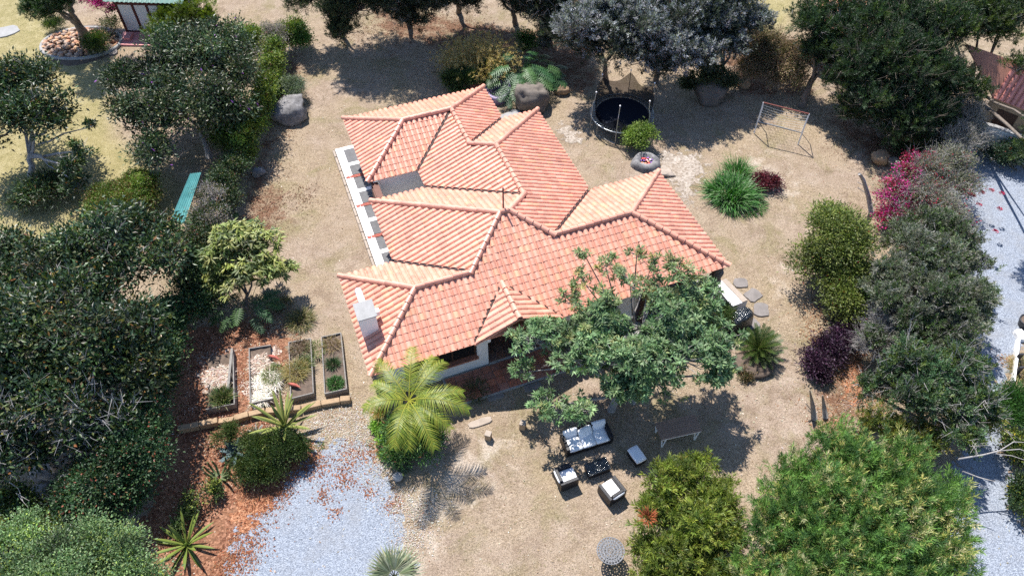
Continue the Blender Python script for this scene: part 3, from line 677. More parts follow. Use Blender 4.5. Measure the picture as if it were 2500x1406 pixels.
for k, (px, r) in enumerate((((1808, 692), .36), ((1838, 722), .40), ((1858, 757), .42), ((1835, 790), .36), ((1760, 812), .40), ((1715, 830), .38))):
    flat_stone('edging_stone', px, r, r*.85, .08, k*.7, 'slab_grey', ('flat grey edging stone next to the stone column', 'flat grey edging stone beside the white counter', 'large flat edging stone above the cycad', 'flat edging stone between the cycad and covered barbecue', 'flat edging stone below the covered barbecue', 'flat edging stone under the tree near the barbecue')[k], 'stone', 20+k, 'edging stones round the terrace')
# low stone wall across the beds, every block a piece
wl_px = [(437,1052),(490,1042),(536,1033),(575,1028),(610,1018),(650,1008),(690,1006),(738,1002),(786,990),(832,982),(858,980)]
t = thing('low_stone_wall', 'low curved wall of ochre blocks below the raised beds', 'wall', at(640, 1010))
for k in range(len(wl_px)-1):
    a, b = at(*wl_px[k]), at(*wl_px[k+1]); d = b-a; L_ = np.linalg.norm(d); rz = math.atan2(d[1], d[0]); m_ = MB()
    rbox((a+b)/2, rz, -L_/2+.012, L_/2-.012, -.12, .12+.02*(k%2), -.05, .25+.035*math.sin(k*2.3), m_); m_.build('stone', MATS['stone_ochre'], t, bevel=.03)
# raised beds
def bed(label, px, drop=(), h=.30, soil_z=.2, mat='wood_grey'):
    P = [at(x, y, h) for x, y in px]; c = sum(P)/4; c[2] = 0; t = thing('raised_bed', label, 'raised bed', c, 'raised garden beds')
    for k in range(4):
        if k in drop: continue
        a, b = P[k], P[(k+1)%4]; d = b-a; L_ = np.linalg.norm(d[:2]); rz = math.atan2(d[1], d[0])
        m_ = (a+b)/2; m_[2] = 0; x = L_/2-(.025 if k%2 else -.02)
        rbox(m_, rz, -x, x, -.022, .022, -.02, h+.006*(k%2)).build('plank', MATS[mat], t, bevel=.004)
    n = 12; V = []; ins = [p+(c-p)*.05 for p in P]
    for i in range(n):
        for j in range(n):
            a, b = i/(n-1), j/(n-1); p = (ins[0]*(1-a)+ins[1]*a)*(1-b)+(ins[3]*(1-a)+ins[2]*a)*b
            V.append((p[0], p[1], soil_z+.05*mnoise.noise(Vector((p[0]*3, p[1]*3, 0)))))
    mb = MB(); mb.add(V, np.array([(i*n+j, i*n+j+1, (i+1)*n+j+1, (i+1)*n+j) for i in range(n-1) for j in range(n-1)])); mb.build('soil', MATS['soil'], t, smooth=True)
    return t, P
B4, P4 = bed('raised bed with dark soil nearest the house, complete timber frame', [(785,822),(832,812),(846,948),(793,960)])
B3, P3 = bed('raised bed overgrown with dry grass, third from the left', [(705,835),(758,826),(765,958),(710,972)])
B2, P2 = bed('raised bed heaped with white straw, second from the left', [(608,850),(660,842),(664,972),(611,984)], (1,))
B1, P1 = bed('broken raised bed with a loose double plank, leftmost', [(502,862),(568,850),(572,985),(503,998)], (0, 3), .34, .12)
a, b = at(566, 850, .4), at(556, 950, .4); d = b-a; rbox((a+b)/2, math.atan2(d[1], d[0]), -np.linalg.norm(d)/2, np.linalg.norm(d)/2, -.05, .05, -.06, 0).build('loose_plank', MATS['wood_grey'], B1)
MB().bar(at(563, 910, .45), at(576, 940, .1), .035, 6).build('stick', MATS['bark'], B1)
for px, col, lab in (((668, 872), 'brick_red', 'curled red brown husk at the straw covered bed'), ((718, 940), 'brick_red', 'dark red husk lying on the dry grass bed')):
    p = at(*px, .32); mb = MB(); mb.tube([p+[-.28, .08, 0], p+[-.1, .02, .05], p+[.1, -.04, .05], p+[.28, -.1, 0]], [.015, .07, .075, .01], 8); tag(mb.build('dry_husk', MATS[col], smooth=True), lab, 'husk', 'fallen palm husks')

# ---- trampoline
c = at(1519, 278, .75); c[2] = 0; TRR = 1.74
t = thing('trampoline', 'round black trampoline with a safety net on bent poles', 'trampoline', c)
f = loc2(c, 0); circ = lambda R, z, n=48: [f(R*math.cos(2*math.pi*k/n), R*math.sin(2*math.pi*k/n), z) for k in range(n+1)]
MB().tube(circ(TRR, .78), .03, 8, False).build('rim', MATS['metal_grey'], t, smooth=True)
mb = MB(); n = 40; V = [f(0, 0, .74)]+[f(r*math.cos(2*math.pi*k/n), r*math.sin(2*math.pi*k/n), .76-.03*(1-r/1.5)) for r in (.5, 1.0, 1.47) for k in range(n)]
mb.add(V, [[0, 1+k, 1+(k+1)%n] for k in range(n)]+[[1+i*n+k, 1+(i+1)*n+k, 1+(i+1)*n+(k+1)%n, 1+i*n+(k+1)%n] for i in range(2) for k in range(n)]); mb.build('jumping_mat', MATS['trampoline_mat'], t, smooth=True)
for k in range(64):
    a = 2*math.pi*(k+.5)/64; mb = MB().bar(f(1.48*math.cos(a), 1.48*math.sin(a), .765), f(1.72*math.cos(a), 1.72*math.sin(a), .78), .012, 4); mb.build('spring', MATS['metal_grey'], t)
for k in range(4):
    a = 2*math.pi*k/4+.6; b = a+.7; P = [f(TRR*math.cos(a), TRR*math.sin(a), .77), f(TRR*math.cos(a), TRR*math.sin(a), .03), f(TRR*math.cos(b), TRR*math.sin(b), .03), f(TRR*math.cos(b), TRR*math.sin(b), .77)]
    MB().tube(P, .022, 6).build('leg', MATS['metal_grey'], t)
poles = [2*math.pi*k/6+.25 for k in range(6)]
for a in poles:
    P = [f(r*math.cos(a), r*math.sin(a), z) for r, z in ((1.80, .02), (1.80, 1.75), (1.70, 1.95), (1.66, 2.45))]
    po = MB().tube(P, .02, 6).build('pole', MATS['metal_grey'], t)
    MB().rock(f(1.66*math.cos(a), 1.66*math.sin(a), 2.47), (.045,.045,.045), 1, 0, 8, 6).build('pole_cap', MATS['white_paint'], po, smooth=True)
mb = MB(); n = 72; rows = 5; V = []
for i in range(rows+1):
    for k in range(n):
        a = 2*math.pi*k/n; near = min(abs((a-p+math.pi)%(2*math.pi)-math.pi) for p in poles)
        top = 2.35-.55*math.sin(min(1, near/.52)*math.pi/2)-(.75 if math.sin(a) < -.3 else 0)
        s_ = i/rows; R = 1.5+.12*s_*(1-near)-.05*math.sin(9*a)*s_; V.append(f(R*math.cos(a), R*math.sin(a), .78+(top-.78)*s_))
mb.add(V, np.array([(i*n+k, i*n+(k+1)%n, (i+1)*n+(k+1)%n, (i+1)*n+k) for i in range(rows) for k in range(n)])); mb.build('safety_net', MATS['net'], t, smooth=True)

# ---- goal
t = thing('football_goal', 'small goal with white posts and a red crossbar on the lawn', 'goal', at(1895, 340))
bl, br = at(1841, 325), at(1948, 353); H_ = 2.05; up = np.array([0, 0, H_]); n_ = np.cross(br-bl, [0,0,1]); n_ /= np.linalg.norm(n_); back = -n_*1.1
if back[1] < 0: back = -back
MB().bar(bl, bl+up, .034, 8).build('post', MATS['metal_white'], t); MB().bar(br, br+up, .034, 8).build('post', MATS['metal_white'], t)
MB().bar(bl+up, br+up, .03, 8).build('crossbar', MATS['rust_red'], t)
for q in (bl, br): MB().tube([q+up, q+up*.62+back*.75, q+back], .022, 6).build('stay', MATS['metal_white'], t)
MB().bar(bl+back, br+back, .022, 6).build('ground_bar', MATS['metal_grey'], t)
mb = MB()
for k in range(1, 8):
    s_ = k/8; mb.tube([bl+up*(1-s_)+back*s_+(br-bl)*w+np.array([0,0,-.10*math.sin(w*math.pi)]) for w in (0, .25, .5, .75, 1)], .006, 3, False)
for k in range(1, 12): mb.bar(bl+up+(br-bl)*k/12, bl+back+(br-bl)*k/12, .004, 3)
mb.build('goal_net', MATS['metal_grey'], t)

# ---- boulders
def boulder(px, rx, ry, rz_, mat, label, seed, sink=.3, rough=.35, group=None):
    c = at(*px); return tag(MB().rock((c[0], c[1], rz_*(1-sink)), (rx, ry, rz_), seed, rough, 26, 16).build('boulder', MATS[mat], smooth=True), label, 'boulder', group)
boulder((712, 285), .92, .88, .62, 'rock_grey', 'big grey boulder with red leaves on top beside the hedge', 3)
boulder((1298, 258), 1.0, .78, .75, 'stone', 'dark round boulder below the split leaf plant', 5)
boulder((1732, 238), 1.02, .85, .72, 'stone', 'round boulder in the shade behind the trampoline', 7)
boulder((1372, 228), .38, .3, .3, 'stone_ochre', 'small brown rock right of the split leaf plant', 8)
boulder((1815, 212), .34, .26, .26, 'stone_ochre', 'small ochre rock left of the goal', 9); boulder((1792, 202), .28, .22, .22, 'stone', 'small grey rock at the foot of the dry hedge', 10)
boulder((2145, 396), .42, .38, .36, 'stone_ochre', 'rounded brown boulder behind the pink bougainvillea', 11); boulder((2175, 404), .3, .3, .3, 'stone', 'smaller brown boulder touching the rounded one', 12)
sheet('bare_rock', 'bare_rock', [(1610,375),(1690,375),(1725,405),(1700,450),(1680,500),(1640,440),(1600,420)], .010, 'stuff', 'pale bare rock showing through the lawn beside the tall green grass', 'rock')
sheet('bare_rock', 'bare_rock', [(1370,300),(1410,320),(1420,350),(1385,345),(1365,320)], .010, 'stuff', 'pale bare patch between the roof edge and the trampoline', 'rock')
boulder((1618, 425), .55, .3, .12, 'stone_pale', 'low pale outcrop below the rock planter', 13, .35, .4)
boulder((155, 1160), .8, .6, .6, 'rock_grey', 'grey boulder glimpsed through the left hedge', 15); boulder((110, 1215), .5, .4, .4, 'rock_grey', 'smaller pale rock among the left foliage', 16)
boulder((632, 425), .35, .3, .22, 'rock_grey', 'small grey rock at the inner foot of the hedge', 17); boulder((1330, 110), .4, .3, .35, 'rock_grey', 'small grey rock in deep shade behind the dry reeds', 18)
c = at(1575, 402); t = thing('rock_planter', 'hollow rock filled with red and white flowers', 'planter', c)
mb = MB(); n = 22; V = []
prof = [(.0, .12), (.30, .14), (.42, .34), (.62, .36), (.80, .22), (.86, -.05)]
for r, z in prof:
    for k in range(n):
        a = 2*math.pi*k/n; m_ = 1+.16*mnoise.noise(Vector((math.cos(a)*1.3, math.sin(a)*1.3, r*1.5))); V.append((c[0]+(r+.001)*m_*math.cos(a)*.95, c[1]+(r+.001)*m_*math.sin(a)*.8, z*m_*(1.25 if math.sin(a) > .2 else 1)))
mb.add(V, np.array([(i*n+k, i*n+(k+1)%n, (i+1)*n+(k+1)%n, (i+1)*n+k) for i in range(len(prof)-1) for k in range(n)])[:, ::-1]); mb.build('rock_shell', MATS['rock_grey'], t, smooth=True)
simple('petal_red', (.62, .08, .09), .6, .1, 9, 0); simple('petal_white', (.80, .74, .72), .6, .05, 9, 0); simple('petal_orange', (.75, .28, .16), .6, .1, 9, 0); simple('petal_violet', (.22, .10, .36), .6, .1, 9, 0)
rg = np.random.default_rng(8)
for k in range(26):
    a, r = rg.uniform(0, 6.28), .36*math.sqrt(rg.random()); p = np.array([c[0]+r*math.cos(a), c[1]+r*math.sin(a)-.08, .20+rg.uniform(0, .12)])
    MB().lathe([(.003, .0), (.07, .035), (.045, .05), (.003, .04)], p, 7).build('flower', MATS[('petal_red', 'petal_white', 'petal_orange', 'petal_red', 'petal_violet')[int(rg.integers(5))]], t, smooth=True)
# purple basin and the paving round it
c = at(1216, 232); t = thing('basin', 'purple plastered oval basin behind the roof corner', 'basin', c)
mb = MB(); prof = [(.80, -.05), (.86, .42), (.82, .56), (.66, .56), (.56, .40), (.34, .12), (.01, .10)]; n = 32; V = []
for r, z in prof:
    for k in range(n):
        a = 2*math.pi*k/n; V.append((c[0]+r*.92*math.cos(a), c[1]+r*1.15*math.sin(a), z*(1+.25*math.sin(a))))
mb.add(V, np.array([(i*n+k, i*n+(k+1)%n, (i+1)*n+(k+1)%n, (i+1)*n+k) for i in range(len(prof)-1) for k in range(n)])); mb.build('shell', MATS['purple_plaster'], t, smooth=True)
MB().bar(np.append(c[:2]+[.05, -.1], .10), np.append(c[:2]+[.05, -.1], .16), .08, 10).build('drain', MATS['metal_dark'], t)
flat_stone('paving', (1180, 208), .9, .75, .08, .3, 'pink_paint', 'pink paved corner behind the purple basin', 'paving', 31)

# ---- covered barbecue and counter on the terrace
c = at(1800, 800); rz = PSI+.25; t = thing('covered_barbecue', 'barbecue under a black sheet beside the cycad', 'barbecue', c); f = loc2(c, rz)
mb = MB(); n = 28; V = []
for z, sc_ in ((0, 1.0), (.25, 1.02), (.5, .97), (.75, .95), (.90, .90), (.99, .72), (1.02, .3)):
    for k in range(n):
        a = 2*math.pi*k/n; q = (abs(math.cos(a))**3.2+abs(math.sin(a))**3.2)**(-1/3.2); w = 1+(.10*math.sin(7*a+z*3)+.05*math.sin(13*a))*(1-z)*1.0
        V.append(f(.62*math.cos(a)*q*sc_*w, .36*math.sin(a)*q*sc_*w, z+.05*mnoise.noise(Vector((math.cos(a)*2, math.sin(a)*2, z*2)))))
V.append(f(0, 0, 1.03)); R_ = 7
mb.add(V, [[i*n+k, i*n+(k+1)%n, (i+1)*n+(k+1)%n, (i+1)*n+k] for i in range(R_-1) for k in range(n)]+[[(R_-1)*n+k, (R_-1)*n+(k+1)%n, R_*n] for k in range(n)]); mb.build('cover', MATS['black_plastic'], t, smooth=True)
for sx in (-1, 1): MB().bar(f(sx*.45, 0, 0), f(sx*.45, 0, .3), .03).build('leg', MATS['metal_dark'], t)
P = [at(x, y, .45) for x, y in ((1743,692),(1772,680),(1826,733),(1788,748))]
t = thing('counter', 'low white topped masonry counter at the terrace edge', 'counter', np.append((sum(P)/4)[:2], 0))
MB().prism([p[:2] for p in P], 0, .41).build('base', MATS['stucco'], t); mid = [P[0]*.35+P[1]*.65, P[3]*.35+P[2]*.65]
MB().prism([P[0][:2], mid[0][:2], mid[1][:2], P[3][:2]], .412, .45).build('white_top', MATS['white_paint'], t, bevel=.008)
MB().prism([(mid[0]+(P[1]-mid[0])*.03)[:2], P[1][:2], P[2][:2], (mid[1]+(P[2]-mid[1])*.03)[:2]], .412, .47).build('stone_edge', MATS['stone_pale'], t, bevel=.008)

# ------------------------------------------------------------------ other buildings
def tiled_plane(parent, A, B, C, D, name='tile', mat='roof_tile', seed=5, n_single=0, tint=(1,1,1), sp=.27):
    """barrel tiles on the plane with eave A-B and ridge D-C; the tiles are one mesh"""
    A, B, C, D = [np.asarray(q, float) for q in (A, B, C, D)]; side = nrm(B-A); up = D-A; up = nrm(up-side*(up@side)); nor = np.cross(side, up); W = np.linalg.norm(B-A); Hh = (D-A)@up
    mb = MB(); rg = np.random.default_rng(seed)
    for i in range(int(W/sp)):
        for j in range(int(Hh/TX)):
            o = A+side*(i+.5)*sp+up*j*TX; mb.add(o+TV[:,:1]*side+TV[:,1:2]*up+TV[:,2:]*nor, TF, tile_col(rg)*np.array(tint))
    o = mb.build(name, MATS[mat], parent); o['kind'] = 'stuff'; return o
# neighbour on the right
t = thing('neighbour_house', 'neighbouring house with a faded pink tile roof at the right edge', 'house', at(2480, 300))
a, b = at(2425, 238, 2.5), at(2600, 305, 2.5); r0, r1 = at(2360, 108, 4.3), at(2545, 110, 4.3); d = nrm(b-a)
r1 = r0+d*np.linalg.norm(b-a)
rf = MB(); lo = np.array([0,0,.08]); rf.add([a, b, r1, r0, a-lo, b-lo, r1-lo, r0-lo], [[0,1,2,3],[7,6,5,4],[0,4,5,1],[1,5,6,2],[2,6,7,3],[3,7,4,0]]); rf = rf.build('roof', MATS['roof_deck'], t)
tiled_plane(rf, a, b, r1, r0, seed=3, tint=(.95, .78, .98))
inw = nrm((r0-a)*np.array([1,1,0])); w0, w1 = a+inw*.5+d*.4, b+inw*.5
ang = math.atan2(d[1], d[0]); m_ = (w0+w1)/2; m_[2] = 0; L_ = np.linalg.norm((w1-w0)[:2])
rbox(m_, ang, -L_/2, L_/2, -.1, .1, -.1, 2.42).build('wall', MATS['stone_ochre'], t)
rbox(m_, ang, -L_/2, -L_/2+.2, .1, 4, -.1, 2.4).build('wall', MATS['stucco'], t)
rbox(m_, ang, -L_/2+.6, -L_/2+1.6, -.13, -.105, 0, 2.0).build('door', MATS['wood_dark'], t)
# white garden wall along the road
p = [at(2298, 330), at(2395, 358), at(2500, 398), at(2640, 450)]; t = thing('garden_wall', 'white rendered garden wall above the gravel road', 'wall', p[1])
for k in range(3):
    a_, b_ = p[k], p[k+1]; d = b_-a_; rz = math.atan2(d[1], d[0]); L_ = np.linalg.norm(d); m_ = (a_+b_)/2
    rbox(m_, rz, -L_/2+.004, L_/2-.004, -.1, .1, -.1, 1.35+.02*k).build('panel', MATS['stucco'], t)
    rbox(m_, rz, -L_/2+.006, L_/2-.006, -.13, .13, 1.37+.02*k, 1.43+.02*k).build('coping', MATS['concrete'], t, bevel=.01)
MB().bar(at(2466, 352, .2), at(2494, 312, 1.3), .035, 6).build('conduit', MATS['metal_grey'], t)
# far house at the top right
t = thing('far_house', 'far house with an orange tile roof behind the dark trees', 'house', at(2040, 20))
a, b = at(1975, 60, 2.6), at(2110, 95, 2.6); d = nrm(b-a); up = np.array([-d[1], d[0], .0]); r0, r1 = a+up*4+[0,0,1.7], b+up*4+[0,0,1.7]
rf = MB(); rf.add([a, b, r1, r0, a-lo, b-lo, r1-lo, r0-lo], [[0,1,2,3],[7,6,5,4],[0,4,5,1],[1,5,6,2],[2,6,7,3],[3,7,4,0]]); rf = rf.build('roof', MATS['roof_deck'], t)
tiled_plane(rf, a, b, r1, r0, seed=4, tint=(1.05, .95, .8)); ang = math.atan2(d[1], d[0]); m_ = (a+b)/2+up*.5; m_[2] = 0; L_ = np.linalg.norm(b-a)
rbox(m_, ang, -L_/2+.3, L_/2-.3, -.1, .1, -.1, 2.5).build('wall', MATS['concrete'], t); rbox(m_, ang, -L_/2+.3, -L_/2+.5, .1, 4, -.1, 2.5).build('wall', MATS['concrete'], t)
# timber hut at the top left
c = at(312, 80); t = thing('timber_hut', 'white panelled hut with dark red posts and a green metal roof', 'hut', c); f = loc2(c, math.radians(-3)); rz = math.radians(-3)
for k, (x0, x1) in enumerate(((.08, .95), (1.10, 1.85), (2.0, 2.75), (2.9, 3.6))): rbox(c, rz, x0, x1, .0, .08, .16, 1.95).build('panel', MATS['stucco'], t)
for x in (0, 1.02, 1.92, 2.82, 3.68): rbox(c, rz, x-.075, x+.075, -.04, .12, -.05, 2.1).build('post', MATS['hut_red'], t, bevel=.008)
rbox(c, rz, -.1, 3.8, -.05, .13, 1.955, 2.2).build('beam', MATS['hut_red'], t); rbox(c, rz, .08, 3.6, -.03, .11, -.02, .155).build('sill', MATS['hut_red'], t)
rbox(c, rz, 0, 3.7, 2.9, 3.0, 0, 2.5).build('wall', MATS['stucco'], t)
for x in (0, 3.6): rbox(c, rz, x, x+.1, .13, 2.9, 0, 2.1).build('wall', MATS['stucco'], t)
mb = MB(); n = 70; V = []
for j, (y, z) in enumerate(((-.25, 2.26), (3.4, 3.1))):
    for i in range(n): x = -.6+i*5.0/(n-1); V.append(f(x, y, z+.025*math.sin(i*1.6)))
mb.add(V, np.array([(i, i+1, n+i+1, n+i) for i in range(n-1)])); o = mb.build('roof', MATS['green_sheet'], t); md = o.modifiers.new('thick', 'SOLIDIFY'); md.thickness = .012
rbox(c, rz, -.2, 2.6, -1.5, -.06, -.05, .10).build('porch_floor', MATS['pink_paint'], t); rbox(c, rz, .25, .65, -1.1, -.45, .10, .32).build('step', MATS['pink_paint'], t, bevel=.02)
for k in range(5): flat_stone('stepping_slab', (292-k*4, 78+k*12), .45, .28, .05, k*.5, 'slab_grey', ('grey paving stone against the corner of the hut', 'grey paving stone second from the hut corner', 'grey paving stone midway along the rockery', 'grey paving stone beside the pink step', 'grey paving stone nearest the rockery shrub')[k], 'slab', 60+k, 'stones beside the hut')
# round rockery
c = at(200, 108); t = thing('rockery', 'round bed heaped with brown stones round a tree', 'rockery', c); rg = np.random.default_rng(2)
MB().tube([c+np.array([2.45*math.cos(a), 1.75*math.sin(a), .06]) for a in np.linspace(0, 2*math.pi, 40)], .12, 6, False).build('kerb', MATS['concrete'], t, smooth=True)
ms = []
for k in range(9):
    b = MB().rock((0,0,0), (.15, .12, .09), 70+k, .5, 8, 5, np.array([(1,1,1), (1.3,1.05,.8), (.7,.7,.75), (1.15,.8,.65), (1.25,1.2,1.15)][k%5])); ms.append(npmesh('stone', np.concatenate(b.V), b.F, np.concatenate(b.C), MATS['rockery_stone'], True))
for k in range(280):
    a, r = rg.uniform(0, 2*math.pi), math.sqrt(rg.random()); ob = bpy.data.objects.new('stone', ms[int(rg.integers(9))]); COL.objects.link(ob); ob.parent = t
    ob.location = (2.35*r*math.cos(a), 1.68*r*math.sin(a), .06+.16*(1-r*r)+rg.uniform(0, .05)); ob.rotation_euler = tuple(rg.uniform(-.6, .6, 2))+(rg.uniform(0, 6),); s_ = rg.uniform(.6, 1.25); ob.scale = (s_, s_, s_)
MB().lathe([(2.4, -.05), (1.9, .07), (1.0, .13), (.01, .15)], c, 24).build('soil', MATS['soil'], t, smooth=True)
# green sheet roof beside the hedge
q = [at(413, 545, 1.7), at(450, 545, 1.7), at(491, 421, 1.95), at(464, 424, 1.95)]; t = thing('lean_to', 'narrow lean-to of turquoise corrugated sheeting against the hedge', 'lean-to', np.append((sum(q)/4)[:2], 0))
mb = MB(); n = 26; V = []
for s_ in (0, 1):
    for i in range(n):
        w = i/(n-1); p = (q[0]*(1-w)+q[1]*w)*(1-s_)+(q[3]*(1-w)+q[2]*w)*s_; V.append(p+np.array([0,0,.028*math.sin(i*1.55)]))
mb.add(V, np.array([(i, i+1, n+i+1, n+i) for i in range(n-1)])); o = mb.build('sheet', MATS['teal_sheet'], t); o.modifiers.new('thick', 'SOLIDIFY').thickness = .01
for k in range(4): p = q[k]*.96+sum(q)/4*.04; MB().bar(np.append(p[:2], 0), p-[0,0,.05], .04, 6).build('post', MATS['wood_grey'], t)
tag(MB().bar(at(373, 446, .3), at(446, 374, 2.0), .012, 4).build('guy_rope', MATS['stone_pale']), 'thin rope stretched across the left lawn to the tree', 'rope')
tag(MB().bar(at(707, 122, .0), at(707, 85, 1.1), .03, 6).build('stake', MATS['white_paint']), 'thin white stake at the top end of the hedge', 'stake')
# stumps and dead wood
def stump(P, r, label, mat='bark_grey', twigs=()):
    b = P[0].copy(); t = thing('dead_stump', label, 'stump', b, 'dead stumps along the right side'); MB().tube(P, r, 8).build('trunk', MATS[mat], t, smooth=True)
    for a, e in twigs: MB().bar(a, e, .02, 5).build('stub', MATS[mat], t)
stump([at(2128, 520), at(2120, 480, .9), at(2108, 440, 1.9), at(2098, 425, 2.4)], [.14, .11, .09, .07], 'tall grey dead stump left of the pink bougainvillea', twigs=[(at(2112, 455, 1.5), at(2094, 445, 1.7)), (at(2118, 475, 1.0), at(2094, 458, 1.3))])
stump([at(2180, 450), at(2184, 425, .7), at(2192, 395, 1.4)], [.15, .13, .12], 'short grey stump half wrapped by pink flowers')
stump([at(1988, 1022), at(1984, 990, .7), at(1977, 952, 1.5)], [.13, .09, .02], 'split pointed dark stump by the roadside trees', 'wood_grey', [(at(1986, 1010, .2), at(1968, 985, .7)), (at(1988, 1015, .1), at(1972, 1000, .5))])
stump([at(2015, 1018), at(2012, 995, .5), at(2008, 965, 1.0)], [.12, .09, .03], 'leaning dark stump right beside the pointed one', 'wood_grey')
# kerb and pot on the far side of the road
p = [at(2481, 832), at(2476, 880), at(2468, 938)]; t = thing('kerb_wall', 'thin white kerb wall across the gravel road', 'kerb', p[1])
for k in range(2):
    d = p[k+1]-p[k]; rbox((p[k]+p[k+1])/2, math.atan2(d[1], d[0]), -np.linalg.norm(d)/2+.01, np.linalg.norm(d)/2-.01, -.05, .05, -.05, .28).build('segment', MATS['white_paint'], t, bevel=.01)
for y in (880, 912): rbox(at(2480, y), .1, -.1, .1, -.04, .04, 0, .5).build('bracket', MATS['metal_dark'], t)
flat_stone('kerb_slab', (2488, 822), .22, .3, .2, .1, 'white_paint', 'white block at the end of the thin kerb', 'block', 81)
c = at(2500, 795); t = thing('plant_pot', 'round dark pot of brown soil at the right edge', 'pot', c)
MB().lathe([(.26, 0), (.34, .30), (.36, .40), (.31, .40), (.29, .34)], c, 28).build('bowl', MATS['metal_dark'], t, smooth=True); MB().lathe([(.30, .36), (.15, .38), (.005, .37)], c, 20).build('soil', MATS['soil'], t, smooth=True)
tag(MB().tube([at(2340, 1120, 2.2), at(2400, 1110, 2.2), at(2440, 1100, 2.3), at(2475, 1078, 2.6), at(2510, 1080, 2.8)], [.035,.03,.024,.018,.01], 6).tube([at(2420, 1106, 2.2), at(2470, 1112, 2.3), at(2510, 1125, 2.3)], [.018,.012,.006], 5).tube([at(2440, 1100, 2.3), at(2490, 1096, 2.5), at(2512, 1105, 2.5)], [.02,.015,.008], 5).tube([at(2350, 1150, 1.8), at(2390, 1165, 1.8), at(2430, 1175, 1.9)], [.03, .02, .01], 5).build('dead_branch', MATS['bark_grey'], smooth=True), 'bare pale branch reaching across the road from the acacia', 'branch')

# ------------------------------------------------------------------ plants: generators
UP = np.array([0, 0, 1.0])
def leaves_np(P, D, Nn, L, W, col, fold=.18):
    """folded two-triangle leaves"""
    S = nrm(np.cross(D, Nn)); Nn = np.cross(S, D); L = L[:,None]; W = W[:,None]
    mid = P+D*L*.45
    V = np.stack([P, mid+S*W/2+Nn*W*fold, P+D*L, mid-S*W/2+Nn*W*fold], 1).reshape(-1, 3)
    n = len(P); b = np.arange(n)[:,None]*4
    F = np.concatenate([b+np.array([[0,1,2]]), b+np.array([[0,2,3]])])
    return V, F, np.repeat(col, 4, 0)
def blades_np(P, D, L, W, droop, col, seg=4, col2=None, taper=1.0, Sv=None):
    """curved strips: grass, reeds, leaflets"""
    n = len(P); S = nrm(np.cross(D, UP+1e-3)) if Sv is None else Sv; V = []; C = []
    for k in range(seg+1):
        t = k/seg; c = P+D*(L*t)[:,None]-UP*(droop*L*t*t)[:,None]; w = W*(1-t**(1.6*taper))*(.55+.45*min(1, t*4))+.002
        V += [c-S*w[:,None]/2, c+S*w[:,None]/2]; q = col if col2 is None else col*(1-t)+col2*t; C += [q, q]
    V = np.stack(V, 1).reshape(-1, 3); C = np.stack(C, 1).reshape(-1, 3); m = 2*(seg+1); b = (np.arange(n)*m)[:,None]
    F = np.concatenate([b+np.array([[2*k, 2*k+1, 2*k+3, 2*k+2]]) for k in range(seg)])
    return V, F, C
def sticks_np(A, B, ra, rb, bend, rg, seg=2, sides=4):
    n = len(A); D = B-A; L = np.linalg.norm(D, axis=1); a = nrm(np.cross(D, UP+rg.normal(0, .2, (n, 3)))); b = nrm(np.cross(a, D)); j1 = rg.normal(0, bend, n)*L; j2 = np.abs(rg.normal(0, bend, n))*L
    V = []
    for k in range(seg+1):
        t = k/seg; q = math.sin(math.pi*t); c = A+D*t+a*(j1*q)[:,None]-UP*(j2*q)[:,None]; r = (ra*(1-t)+rb*t)
        for s in range(sides): an = 2*math.pi*s/sides; V.append(c+a*(r*math.cos(an))[:,None]+b*(r*math.sin(an))[:,None])
    V = np.stack(V, 1).reshape(-1, 3); m = sides*(seg+1); q = (np.arange(n)*m)[:,None]
    F = np.concatenate([q+np.array([[k*sides+s, k*sides+(s+1)%sides, (k+1)*sides+(s+1)%sides, (k+1)*sides+s]]) for k in range(seg) for s in range(sides)])
    return V, F
def pick_cols(rg, n, cols, jit=.16):
    c = np.array([q[:3] for q in cols], float); w = np.array([q[3] if len(q) > 3 else 1 for q in cols], float); k = rg.choice(len(c), n, p=w/w.sum())
    return np.clip(c[k]*rg.normal(1, jit, (n, 1))*rg.normal(1, jit*.3, (n, 3)), .002, 1)
def lobes_px(L):
    """(px, py, z, radius in photograph pixels[, height ratio]) -> centre, radii"""
    out = []
    for q in L:
        c = at(q[0], q[1], q[2]); r = 1.1*q[3]/ppm(c); k = q[4] if len(q) > 4 else .8
        rz = min(r*k, max(.25, q[2]-.05)) if q[2] > .2 else r*k
        out.append((c, np.array([r, r, rz])))
    return out
NLEAF = [0]
